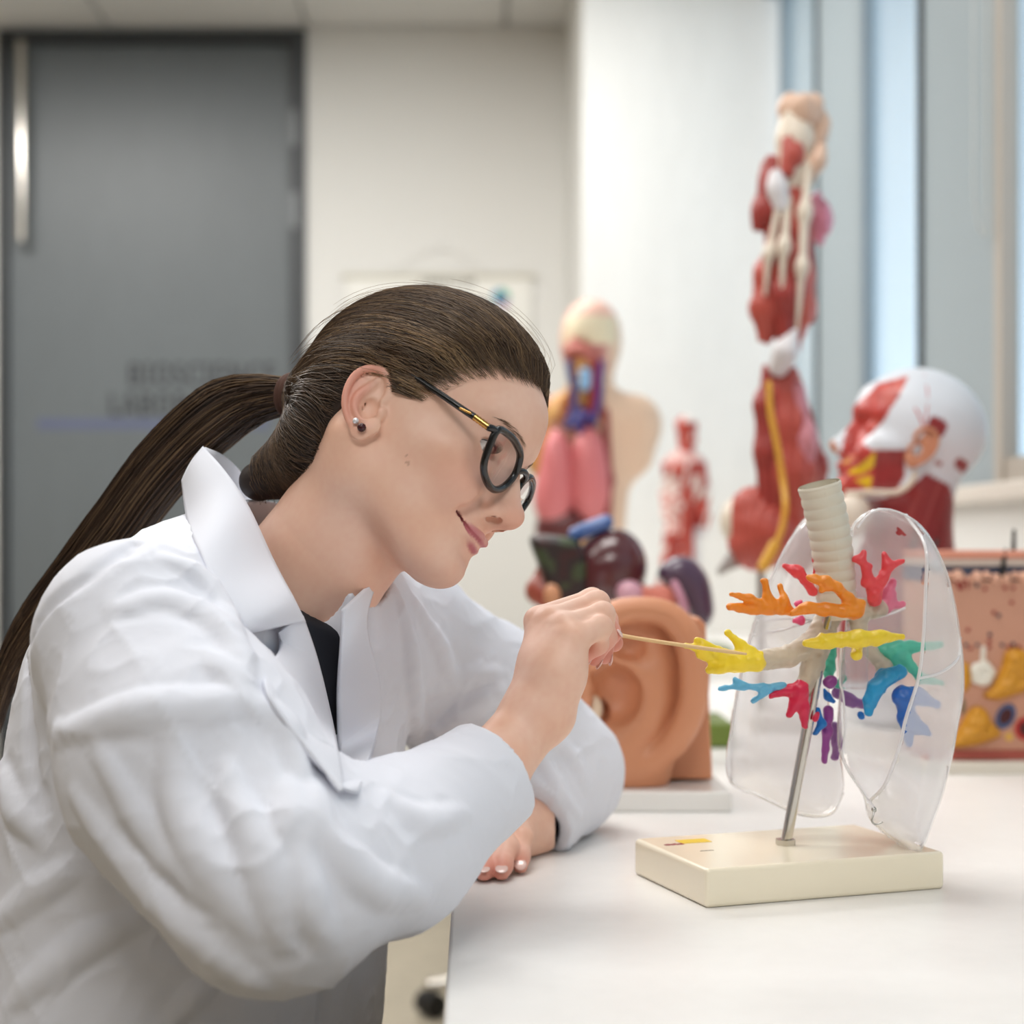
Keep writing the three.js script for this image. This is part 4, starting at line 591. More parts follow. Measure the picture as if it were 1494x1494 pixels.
// ------------------------------------------------------------------ small muscle figure
{
  const Z0 = 3.7, q = Z0 / FOC, t = thing('muscle_figure_model', 'small standing muscle figure with red muscles on a green base', 'anatomical model', V(at(1002, 0, Z0).x, TABLE, -Z0));
  const wp = (n, g, m, l) => worldPart(n, g, m, t, l), S = (x, y, dz = 0) => at(x, y, Z0 - dz);
  const caps = [...chain([S(1001, 622), S(1003, 640)], [16 * q, 13 * q], 0.01), ...chain([S(1003, 640), S(1000, 668)], [10 * q, 11 * q], 0.012),
    ...chain([S(985, 682), S(1012, 682)], [17 * q, 18 * q], 0.02), ...chain([S(998, 690), S(996, 735), S(994, 775)], [26 * q, 20 * q, 22 * q], 0.03),
    ...chain([S(1018, 682, 0.02), S(1026, 715, 0.02), S(1027, 755, 0.03), S(1026, 778, 0.03)], [12 * q, 9 * q, 8 * q, 5 * q], 0.012), ...chain([S(980, 682, -0.04), S(972, 720, -0.05), S(972, 755, -0.02)], [10 * q, 8 * q, 6 * q], 0.012),
    ...chain([S(985, 785), S(974, 850), S(976, 900), S(976, 938)], [17 * q, 12 * q, 11 * q, 7 * q], 0.02), ...chain([S(1004, 785), S(1010, 850), S(1012, 900), S(1012, 938)], [17 * q, 12 * q, 11 * q, 7 * q], 0.02)];
  const f0 = capField(caps), f = (x, y, z) => f0(x, y, z) + 0.0012 * Math.sin(x * 300 + y * 160);
  const r1 = lin(190, 76, 62), w1 = lin(226, 216, 210), d1 = lin(160, 52, 46);
  const col = (x, y, z) => { const X = CX + x / q, Y = CY - (y - EYE) / q; if (Y < 616 && X > 996) return w1; if (Y > 660 && Y < 675) return mixc(r1, w1, 0.5); if (X < 990 && Y > 700 && Y < 780) return mixc(w1, r1, clamp(vnoise(X * 0.3, Y * 0.25, 0) * 1.6 - 0.3)); if (X > 1010 && Y > 770 && Y < 850) return mixc(w1, lin(200, 205, 220), 0.5); const n = vnoise(X * 0.22 + Y * 0.06, Y * 0.05, 5); return n > 0.78 ? w1 : n < 0.4 ? d1 : r1; };
  const [lo, hi] = around(caps.map((c) => c[0]).concat(caps.map((c) => c[2])), 0.05);
  wp('body', skin(f, lo, hi, 0.0035, col, 1.6), phys(0xffffff, 0.45, { vertexColors: true }));
  wp('base', box(S(935, 0).x, S(1062, 0).x, TABLE, TABLE + 0.026, -Z0 - 0.09, -Z0 + 0.09, 0.004), phys(C(96, 118, 52), 0.45), 'olive green base');
}
// ------------------------------------------------------------------ liver and kidney models on stands
{
  const Z0 = 2.12, q = Z0 / FOC, S = (x, y, dz = 0) => at(x, y, Z0 - dz);
  const t = thing('liver_model', 'glossy maroon liver model with dark lobe and blue vein', 'anatomical model', V(S(880, 0).x, TABLE, -Z0));
  const wp = (n, g, m, l) => worldPart(n, g, m, t, l);
  const gloss = (c, r = 0.22) => phys(c, r, { clearcoat: 0.6, clearcoatRoughness: 0.12 });
  const e = (px, py, rx, ry, dz, rz) => { const c = S(px, py, dz); return (x, y, z) => dEll(x - c.x, y - c.y, z - c.z, rx * q, ry * q, rz * q); };
  const liv = (x, y, z) => { let d = smin(e(894, 826, 50, 56, 0, 48)(x, y, z), e(876, 850, 42, 44, 0, 40)(x, y, z), 0.03); return d; };
  wp('right_lobe', skin(liv, [S(830, 0).x, S(0, 900).y, -Z0 - 0.06], [S(950, 0).x, S(0, 765).y, -Z0 + 0.06], 0.003, null, 1.6), gloss(C(84, 38, 42)), 'domed maroon lobe with a bright highlight');
  const wedge = pillow([[774, 783], [800, 780], [846, 792], [858, 830], [850, 885], [822, 890], [800, 862], [784, 822]], Z0 - 0.02, 0.022, 0.012);
  wp('left_lobe', skin(wedge.f, wedge.lo, wedge.hi, 0.003, (x, y) => { const n = vnoise(x * 70, y * 70, 3), X = CX + x / (Z0 - 0.02) * FOC; return n > 0.74 ? lin(62, 72, 48) : n < 0.3 ? lin(60, 34, 34) : lin(46, 36, 36); }, 2), phys(0xffffff, 0.35, { vertexColors: true }), 'dark wedge-shaped lobe with green marks');
  wp('vein', tube([S(840, 780, 0.01), S(858, 772, 0.015), S(884, 762, 0.015)], 0.0105, 16, 14), gloss(C(70, 104, 168), 0.3), 'short blue vein stub');
  wp('gallbladder', skin(e(918, 864, 19, 17, 0.05, 16), [S(890, 0).x, S(0, 885).y, -Z0 + 0.02], [S(945, 0).x, S(0, 840).y, -Z0 + 0.08], 0.002, null, 1.5), gloss(C(214, 160, 176), 0.3), 'pale pink rounded bulge');
  const duo = (x, y, z) => dCap(x, y, z, S(796, 835, 0.01), 0.013, S(786, 862, 0.01), 0.016) ; wp('bowel_piece', skin((x, y, z) => smin(duo(x, y, z), dCap(x, y, z, S(786, 862, 0.01), 0.016, S(806, 880, 0.02), 0.014), 0.01), [S(755, 0).x, S(0, 905).y, -Z0 - 0.03], [S(830, 0).x, S(0, 815).y, -Z0 + 0.06], 0.003, null, 1.5), gloss(C(160, 72, 54), 0.4), 'rust red rounded piece on the left');
  wp('flesh_piece', skin(e(806, 868, 13, 18, 0.035, 16), [S(785, 0).x, S(0, 892).y, -Z0], [S(825, 0).x, S(0, 846).y, -Z0 + 0.07], 0.003, null, 1.5), phys(C(206, 146, 108), 0.45), 'tan rounded piece on the left');
  const pan = (x, y, z) => capField([[S(930, 866, 0.02), 0.012, S(972, 872, 0.02), 0.013, 0.01], [S(972, 872, 0.02), 0.013, S(982, 894, 0.02), 0.011, 0.01]])(x, y, z) + 0.002 * Math.sin(x * 500) * Math.sin(y * 480);
  wp('pancreas', skin(pan, [S(905, 0).x, S(0, 915).y, -Z0 - 0.02], [S(1002, 0).x, S(0, 842).y, -Z0 + 0.06], 0.0025, null, 1.6), phys(C(220, 130, 112), 0.45), 'lumpy salmon pink gland');
  wp('stand_rod', tube([V(S(885, 0).x, TABLE + 0.02, -Z0), V(S(885, 0).x, S(0, 850).y, -Z0)], 0.006, 4, 12), M.steel, 'steel stand rod');
  wp('base', box(S(820, 0).x, S(1062, 0).x, TABLE, TABLE + 0.032, -Z0 - 0.08, -Z0 + 0.06, 0.004), phys(C(104, 124, 46), 0.45), 'olive green base');
  // spleen / kidney on its own pin
  const kd = pillow([[960, 842], [964, 826], [984, 812], [1010, 816], [1030, 838], [1040, 872], [1040, 900], [1028, 915], [1012, 908], [1003, 890], [990, 868], [972, 856]], Z0 - 0.01, 0.026, 0.022);
  wp('kidney', skin(kd.f, kd.lo, kd.hi, 0.0028, null, 2), gloss(C(78, 54, 78), 0.3), 'purple bean-shaped organ');
  wp('hilum', tube([S(984, 852, 0.04), S(992, 868, 0.045), S(998, 886, 0.045), S(1000, 905, 0.04)], 0.006, 24, 10), gloss(C(200, 140, 160), 0.35), 'pink vessel at the purple organ');
  wp('kidney_pin', tube([V(S(1018, 0).x, TABLE + 0.02, -Z0 - 0.0), V(S(1018, 0).x, S(0, 890).y, -Z0)], 0.004, 4, 10), M.steel);
}
// ------------------------------------------------------------------ the student
const person = thing('person', 'young woman in a white lab coat and glasses leaning over the bench', 'person', V(-0.25, 0, -1.2));
const pw = (n, g, m, parent = person, l) => { g.translate(-person.position.x, 0, -person.position.z); return part(n, g, m, parent, l); };
// head axes
const [pit, yaw, rol] = [18, 21, 24].map((a) => a * Math.PI / 180);
const HF = V(Math.cos(pit) * Math.cos(yaw), -Math.sin(pit), Math.cos(pit) * Math.sin(yaw)), L0 = V(Math.sin(yaw), 0, -Math.cos(yaw)), U0 = V(Math.sin(pit) * Math.cos(yaw), Math.cos(pit), Math.sin(pit) * Math.sin(yaw));
const HU = U0.clone().multiplyScalar(Math.cos(rol)).addScaledVector(L0, Math.sin(rol)), HR = L0.clone().multiplyScalar(-Math.cos(rol)).addScaledVector(U0, Math.sin(rol));
const HO = at(553, 597, 1.123).addScaledVector(HR, -0.072 * 0.955);
const HS = 0.955;
const toHead = (x, y, z) => { const a = (x - HO.x) / HS, b = (y - HO.y) / HS, c = (z - HO.z) / HS; return [a * HF.x + b * HF.y + c * HF.z, a * HU.x + b * HU.y + c * HU.z, a * HR.x + b * HR.y + c * HR.z]; };
const fromHead = (f, u, r) => { f *= HS; u *= HS; r *= HS; return V(HO.x + f * HF.x + u * HU.x + r * HR.x, HO.y + f * HF.y + u * HU.y + r * HR.y, HO.z + f * HF.z + u * HU.z + r * HR.z); };
// joints
const NECK = at(418, 880, 1.205), RS = at(196, 930, 1.06), RM = at(280, 1120, 1.0), RE = at(400, 1288, 0.95), RFm = at(566, 1240, 1.03), RWc = at(708, 1134, 1.095), RW = at(781, 1044, 1.128);
const LS = at(592, 935, 1.37), LE = at(818, 1126, 1.47), LWc = at(766, 1206, 1.375), LW = at(742, 1216, 1.36);
const earTilt = 0.16, earField = (f, u, r) => { if (r < 0.05) return 0.05; const a = (f + 0.008) * 1000, b = (u - 0.002) * 1000; return auricle((a * Math.cos(earTilt) + b * Math.sin(earTilt)) / 0.98, (-a * Math.sin(earTilt) + b * Math.cos(earTilt)) / 0.96, (r - 0.066) * 1000) * 0.00096; };
const neckTop = fromHead(-0.016, -0.03, 0), neckMid = neckTop.clone().lerp(NECK, 0.5).add(V(0.004, -0.004, 0));
const headNeck = (x, y, z) => {
  const [f, u, r] = toHead(x, y, z);
  let d = headField(f, u, r);
  const a = Math.abs(r) - 0.0315;
  { const ff = f - 0.08, c = u - 0.0118 - 0.02 * a, e = dEll(ff, c, a - 0.001, 0.0135, 0.0057, 0.0142); if (e < 0.02) d = smax(d, -e, 0.0012); }
  d *= HS; d = smin(d, dCap(x, y, z, neckTop, 0.047, neckMid, 0.0475), 0.028); d = smin(d, dCap(x, y, z, neckMid, 0.0475, NECK, 0.058), 0.02);
  d = smin(d, dCap(x, y, z, fromHead(-0.02, -0.02, 0.056), 0.009, NECK.clone().add(V(0.052, -0.012, 0.03)), 0.008), 0.03);
  d = smin(d, earField(f, u, Math.abs(r)) * HS, 0.003);
  return d;
};
const skinBase = lin(238, 191, 165), skinRed = lin(224, 148, 128), skinPale = lin(245, 208, 188), lipC = lin(200, 116, 124);
const skinCol = (x, y, z) => {
  const [f, u, r] = toHead(x, y, z), a = Math.abs(r); let c = mixc(skinBase, skinPale, clamp(vnoise(x * 45, y * 45, z * 45) * 0.8 - 0.1));
  c = mixc(c, skinRed, 0.16 * vnoise(x * 320, y * 320, z * 320));
  if (f > -0.05 && u > -0.12) {
    c = mixc(c, skinRed, 0.42 * Math.exp(-((f - 0.07) ** 2 + (u + 0.022) ** 2 + (a - 0.04) ** 2) / 0.0005));
    c = mixc(c, skinRed, 0.5 * Math.exp(-((f - 0.106) ** 2 + (u + 0.024) ** 2 + a * a) / 0.00022));
    c = mixc(c, lin(222, 132, 112), 0.6 * sstep(0.072, 0.079, a) * sstep(0.016, 0.002, f));
    const ld = lipDist(f, u, r); c = mixc(c, lipC, 1 - sstep(-0.0006, 0.0012, ld));
    for (const [mf, mu, mr, q] of [[0.034, -0.028, 0.062, 0.0011], [0.031, -0.0235, 0.063, 0.0008], [0.012, -0.086, 0.04, 0.001]]) { const e = Math.hypot(f - mf, u - mu, (a - mr) * 0.2); if (r > 0 && e < q * 1.6) c = mixc(c, lin(170, 118, 98), 0.55); }
  }
  return c;
};
// hands
const jt = (L) => L.map(([x, y, Z]) => at(x, y, Z));
const finger = (L, R, k = 0.0055) => chain(jt(L), R, k);
const rightHand = [
  ...chain([RFm, RWc, RW], [0.031, 0.0255, 0.0225], 0.013),
  ...finger([[780, 1042, 1.128], [790, 970, 1.142], [788, 908, 1.16]], [0.0195, 0.0142, 0.0112], 0.013),
  ...finger([[784, 1036, 1.125], [798, 975, 1.132], [806, 908, 1.146]], [0.0195, 0.0155, 0.0115], 0.013),
  ...finger([[790, 1034, 1.122], [810, 978, 1.124], [824, 918, 1.132]], [0.0188, 0.015, 0.0112], 0.013),
  ...finger([[796, 1036, 1.12], [818, 985, 1.117], [836, 934, 1.12]], [0.0178, 0.0142, 0.0108], 0.013),
];
const rFing = [
  finger([[786, 906, 1.16], [864, 876, 1.182], [885, 904, 1.19], [895, 926, 1.176]], [0.0108, 0.0086, 0.0076, 0.0058]),
  finger([[806, 908, 1.146], [871, 880, 1.166], [886, 920, 1.178], [882, 958, 1.172]], [0.0112, 0.0088, 0.0077, 0.0058]),
  finger([[824, 918, 1.132], [879, 896, 1.15], [884, 930, 1.163], [868, 961, 1.16]], [0.011, 0.0084, 0.0073, 0.0056]),
  finger([[836, 934, 1.12], [876, 914, 1.134], [873, 940, 1.147], [853, 958, 1.15]], [0.0104, 0.0078, 0.0066, 0.0052]),
  finger([[798, 1008, 1.15], [826, 960, 1.182], [866, 936, 1.202], [896, 938, 1.188]], [0.015, 0.0118, 0.0095, 0.0068], 0.012),
];
const rhBase = capField(rightHand), rhF = rFing.map((c) => capField(c));
const rightField = (x, y, z) => { let d = rhBase(x, y, z); for (const f of rhF) { const e = f(x, y, z); d = smin(d, e, 0.0035); } return d; };
const leftHand = [...chain([LE, LWc, LW], [0.036, 0.026, 0.024], 0.02),
  ...finger([[742, 1216, 1.36], [757, 1214, 1.325]], [0.021, 0.0115], 0.016), ...finger([[742, 1216, 1.36], [738, 1222, 1.315]], [0.021, 0.0115], 0.016), ...finger([[742, 1216, 1.36], [717, 1228, 1.312]], [0.021, 0.0115], 0.016), ...finger([[740, 1216, 1.36], [696, 1232, 1.32]], [0.02, 0.011], 0.016)];
const lFing = [finger([[757, 1214, 1.325], [762, 1222, 1.305], [759, 1250, 1.288], [759, 1265, 1.279]], [0.0098, 0.0084, 0.0074, 0.0058]), finger([[738, 1222, 1.315], [740, 1236, 1.283], [733, 1263, 1.262], [732, 1274, 1.252]], [0.0104, 0.0086, 0.0078, 0.006]), finger([[717, 1228, 1.312], [713, 1243, 1.277], [708, 1268, 1.257], [706, 1275, 1.249]], [0.0102, 0.0086, 0.0077, 0.006]), finger([[696, 1232, 1.32], [688, 1248, 1.285], [684, 1270, 1.265], [683, 1277, 1.258]], [0.0095, 0.0078, 0.0068, 0.0055])];
const lhBase = capField(leftHand), lhF = lFing.map((c) => capField(c));
const leftField = (x, y, z) => { let d = lhBase(x, y, z); for (const f of lhF) d = smin(d, f(x, y, z), 0.0035); return smax(d, TABLE + 0.0006 - y, 0.003); };
const handCol = (x, y, z) => { let c = mixc(skinBase, skinPale, clamp(vnoise(x * 60, y * 60, z * 60) * 1.2 - 0.2)); c = mixc(c, skinRed, 0.2 * vnoise(x * 300, y * 300, z * 300)); for (const F of [...rFing, ...lFing]) { const tip = F[F.length - 1][2], e = Math.hypot(x - tip.x, y - tip.y, z - tip.z); c = mixc(c, lin(222, 132, 116), 0.6 * Math.exp(-e * e / 0.00028)); } return c; };
// coat body field and where it lies
const bodyL = V(0.5, -0.06, -0.86).normalize(), bodyF = V(0.86, -0.12, 0.5).normalize(), bodyU = V().crossVectors(bodyF, bodyL).normalize(); if (bodyU.y < 0) bodyU.negate();
const ellB = (c, rf, ru, rl) => (x, y, z) => { const a = x - c.x, b = y - c.y, d = z - c.z; return dEll(a * bodyF.x + b * bodyF.y + d * bodyF.z, a * bodyU.x + b * bodyU.y + d * bodyU.z, a * bodyL.x + b * bodyL.y + d * bodyL.z, rf, ru, rl); };
const chestE = ellB(V(-0.2, 0.868, -1.235), 0.112, 0.185, 0.19), bellyE = ellB(V(-0.225, 0.66, -1.215), 0.135, 0.26, 0.185), humpC = V(-0.22, 0.917, -1.17);
const trunk = (x, y, z) => {
  let d = smin(chestE(x, y, z), bellyE(x, y, z), 0.08);
  d = smin(d, Math.hypot(x - humpC.x, y - humpC.y, z - humpC.z) - 0.092, 0.05);
  d = smin(d, dCap(x, y, z, RS, 0.058, NECK, 0.06), 0.05); d = smin(d, dCap(x, y, z, NECK, 0.06, LS, 0.06), 0.05);
  return d;
};
// lab coat
const cutAt = (x, y, z, p, n) => (x - p.x) * n.x + (y - p.y) * n.y + (z - p.z) * n.z;
const cuffR = RWc.clone().sub(RFm).normalize(), cuffL = LWc.clone().sub(LE).normalize(), cuffREnd = RWc.clone().addScaledVector(cuffR, 0.004), cuffLEnd = LWc.clone();
const sleeveR0 = capField([...chain([RS, RM, RE], [0.063, 0.07, 0.059], 0.05), ...chain([RE, RFm, RWc.clone().addScaledVector(cuffR, 0.03)], [0.057, 0.046, 0.0385], 0.04)]);
const sleeveL0 = capField([...chain([LS, LS.clone().lerp(LE, 0.5), LE], [0.062, 0.062, 0.05], 0.05), ...chain([LE, LWc.clone().addScaledVector(cuffL, 0.03)], [0.049, 0.04], 0.04)]);
const inR = [RWc.clone().addScaledVector(cuffR, -0.05), RWc.clone().addScaledVector(cuffR, 0.04)], inL = [LWc.clone().addScaledVector(cuffL, -0.04), LWc.clone().addScaledVector(cuffL, 0.04)];
const endCut = (x, y, z, p, n) => { const h = cutAt(x, y, z, p, n), dx = x - p.x - n.x * h, dy = y - p.y - n.y * h, dz = z - p.z - n.z * h; return -Math.max(-h, Math.sqrt(dx * dx + dy * dy + dz * dz) - 0.075, h - 0.1); };
const coatBase = (x, y, z) => {
  let a = sleeveR0(x, y, z); a = smax(a, endCut(x, y, z, cuffREnd, cuffR), 0.004); a = smax(a, -dCap(x, y, z, inR[0], 0.029, inR[1], 0.0318), 0.003);
  let b = sleeveL0(x, y, z); b = smax(b, endCut(x, y, z, cuffLEnd, cuffL), 0.004); b = smax(b, -dCap(x, y, z, inL[0], 0.028, inL[1], 0.033), 0.003);
  b = smax(b, TABLE + 0.001 - y, 0.006);
  return smin(smin(trunk(x, y, z), a, 0.018), b, 0.018);
};
const EYEP = V(0, EYE, 0);
function onto(fld, px, py, z0 = 0.75, z1 = 1.7) { // nearest point of a surface seen along a line of sight
  const dir = at(px, py, 1); dir.sub(EYEP); let s = z0;
  for (let i = 0; i < 220; i++) { const d = fld(dir.x * s, EYE + dir.y * s, dir.z * s); if (d < 0.0004) break; s += Math.max(d * 0.6, 0.0006); if (s > z1) break; }
  return V(dir.x * s, EYE + dir.y * s, dir.z * s);
}
const toEye = (p, k) => p.clone().addScaledVector(EYEP.clone().sub(p).normalize(), k);
// folds: [px path, radius, sink] ; positive radius raises a soft ridge, a groove is cut instead where the flag is set
const FOLDS = [
  [[[177, 893], [230, 880], [290, 900], [338, 945], [356, 1030]], 0.011, 0.004], [[[92, 1072], [180, 1050], [274, 1040], [352, 1034], [400, 1060]], 0.013, 0.005],
  [[[255, 1080], [262, 1140], [276, 1195], [320, 1272], [372, 1345]], 0.017, 0.007], [[[352, 1034], [398, 1050], [425, 1100], [440, 1150]], 0.012, 0.005],
  [[[458, 1152], [452, 1195], [434, 1240]], 0.0105, 0.0035], [[[422, 1148], [424, 1188], [408, 1232]], 0.0105, 0.0035], [[[452, 1172], [486, 1240], [540, 1290], [610, 1305]], 0.012, 0.0045],
  [[[430, 1230], [438, 1300], [470, 1365]], 0.012, 0.0045], [[[352, 1190], [392, 1280], [415, 1370]], 0.012, 0.0045], [[[560, 1170], [610, 1200], [670, 1190]], 0.009, 0.005], [[[330, 1120], [350, 1180], [385, 1240], [420, 1290]], 0.008, 0.004],
  [[[150, 1090], [190, 1160], [250, 1240], [330, 1320]], 0.01, 0.006], [[[120, 1160], [190, 1250], [280, 1350], [380, 1430]], 0.011, 0.006],
  [[[240, 820], [290, 850], [330, 905], [352, 960]], 0.008, 0.004], 
  [[[300, 960], [340, 1000], [360, 1040]], 0.008, 0.004], 
  [[[575, 870], [590, 930], [600, 1010], [606, 1095]], 0.009, 0.004], [[[600, 880], [640, 950], [660, 1000]], 0.008, 0.004], [[[620, 1010], [680, 985], [735, 985]], 0.007, 0.004], [[[640, 1060], [700, 1020], [742, 1000]], 0.008, 0.004],
  [[[800, 1070], [835, 1110], [850, 1150]], 0.006, 0.004], [[[780, 1090], [810, 1150], [840, 1190]], 0.006, 0.004], [[[0, 1350], [60, 1300], [130, 1250]], 0.012, 0.006], [[[20, 1470], [120, 1380], [220, 1330]], 0.014, 0.007], [[[10, 1120], [30, 1180], [70, 1230]], 0.012, 0.006], [[[240, 1494], [300, 1430], [330, 1400]], 0.01, 0.006],
];
const GROOVES = [[[[215, 782], [137, 834], [66, 891], [44, 960], [48, 1126], [66, 1183]], 0.003], [[[474, 1425], [473, 1470], [472, 1520]], 0.0025]];
const along = (path, sink) => { const c = new THREE.CatmullRomCurve3(path.map(([x, y]) => V(x, y, 0)), false, 'centripetal'); return c.getSpacedPoints(Math.max(6, Math.ceil(c.getLength() / 22))).map((p) => toEye(onto(coatBase, p.x, p.y), -sink)); };
const ridgeCaps = [], grooveCaps = [];
for (const [path, r, sink] of FOLDS) { const p = along(path, sink), n = p.length - 1; for (let i = 0; i < n; i++) { if (p[i].distanceTo(p[i + 1]) > 0.05) continue; const w = (t) => r * (0.35 + 0.65 * Math.sin(Math.PI * clamp(t, 0.04, 0.96))); ridgeCaps.push([p[i], w(i / n) * 0.75, p[i + 1], w((i + 1) / n) * 0.75, 0.008]); } }
for (const [path, r] of GROOVES) { const p = along(path, -0.001); for (let i = 0; i + 1 < p.length; i++) if (p[i].distanceTo(p[i + 1]) < 0.05) grooveCaps.push([p[i], r, p[i + 1], r, 0.01]); }
const folded = capField(ridgeCaps, coatBase), grooves = capField(grooveCaps);
const vneck = [[362, 706, 0.038, 0], [430, 820, 0.035, 0], [464, 886, 0.027, 0.004], [474, 930, 0.017, 0.006], [485, 990, 0.011, 0], [493, 1065, 0.007, 0]].map(([x, y, r, s], i) => [i < 2 ? at(x, y, [1.165, 1.13][i]) : toEye(onto(coatBase, x, y), -s), r]);
const ridge = (x, y, z) => { const n = 1 - Math.abs(2 * vnoise(x, y, z) - 1); return n * n * n * n; };
const coatField = (x, y, z) => {
  let d = folded(x, y, z);
  if (d < 0.05) {
    const g = grooves(x, y, z); if (g < 0.02) d = smax(d, -g, 0.007);
    d += (vnoise(x * 16 + 3, y * 16, z * 16) - 0.5) * 0.003 - 0.0016 * ridge(x * 20 + y * 12, y * 11 - x * 6, z * 14) - 0.0013 * ridge(x * 38 - y * 20 + 7, y * 30, z * 34) - 0.0004 * ridge(x * 55 + y * 50, y * 60 - x * 20 + 11, z * 64);
    for (let i = 0; i + 1 < vneck.length; i++) d = smax(d, -dCap(x, y, z, vneck[i][0], vneck[i][1], vneck[i + 1][0], vneck[i + 1][1]), 0.006);
    d = smax(d, -(dCap(x, y, z, neckTop, 0.06, NECK.clone().add(V(0.006, 0.02, 0)), 0.064)), 0.006);
  }
  return smax(d, 0.44 - y, 0.01);
};
const cloth = std(C(228, 230, 239), 0.88), clothIn = cloth;
const weave = noiseTex(256, [[64, 0.5], [128, 0.8]], 0.5, 0.5, 77);
const coat = pw('lab_coat', skin(coatField, [-0.47, 0.43, -1.58], [0.2, 1.09, -0.83], 0.0036, null, 1.5), cloth, person, 'white cotton lab coat with open collar');
// sheets of the collar and lapels, laid over the coat
const Q = (L) => L.map(([x, y, Z]) => at(x, y, Z)), lay = (L, k = 0.011) => L.map(([x, y, e]) => toEye(onto(coatBase, x, y), k + (e || 0)));
const view = V(0.05, 0.1, 1).normalize(), coatPart = (n, g, l) => { g.translate(-person.position.x, 0, -person.position.z); return part(n, g, cloth, coat, l); };
coatPart('collar', sheet([...Q([[297, 653, 1.215], [330, 690, 1.17], [362, 742, 1.142], [396, 815, 1.125]]), ...lay([[426, 872, 0.006], [444, 908, 0.004]])], [at(267, 702, 1.21), ...lay([[273, 752, 0.0], [292, 808, -0.003], [318, 860, -0.003], [356, 916, -0.003], [364, 922, -0.003]])], 0.003, 0.008, view, 50, 16), 'turned-down near collar');
coatPart('collar_stand', sheet(Q([[297, 653, 1.215], [322, 664, 1.25], [345, 684, 1.28], [372, 720, 1.29]]), Q([[318, 735, 1.2], [340, 745, 1.24], [360, 760, 1.27], [385, 780, 1.28]]), 0.003, -0.004, view, 30, 10), 'inside of the collar behind the neck');
coatPart('lapel', sheet(lay([[440, 898, 0.004], [461, 960, 0.002], [480, 1040, 0.001], [493, 1105], [499, 1152]]), lay([[405, 922], [409, 938], [390, 1012, 0.003], [442, 1088, 0.004], [497, 1154]]), 0.003, 0.005, view, 60, 16), 'near lapel with stitched edge');
coatPart('lapel', sheet(lay([[500, 890, 0.004], [496, 950, 0.002], [493, 1020], [495, 1090], [500, 1150]]), lay([[548, 846, 0.004], [534, 905, 0.004], [553, 1000, 0.004], [554, 1045, 0.004], [522, 1156]]), 0.003, 0.005, view, 60, 16), 'far lapel');
// t-shirt in the neck opening
{
  const tf = (x, y, z) => { let d = trunk(x, y, z) + 0.009; d = smin(d, dCap(x, y, z, NECK, 0.0615, NECK.clone().add(V(0.0, -0.05, 0.0)), 0.07), 0.02); const hole = dCap(x, y, z, neckTop, 0.056, NECK.clone().add(V(0.004, 0.0, 0)), 0.0575); return smax(d, -hole, 0.003); };
  const n0 = NECK.clone().sub(neckTop).normalize(), tcut = (x, y, z) => smax(tf(x, y, z), -cutAt(x, y, z, NECK.clone().addScaledVector(n0, -0.02), n0), 0.004);
  pw('t_shirt', skin(tcut, [-0.4, 0.6, -1.45], [0.02, 1.06, -1.02], 0.004, null, 1.6), std(C(22, 24, 34), 0.85), person, 'dark navy t-shirt');
}
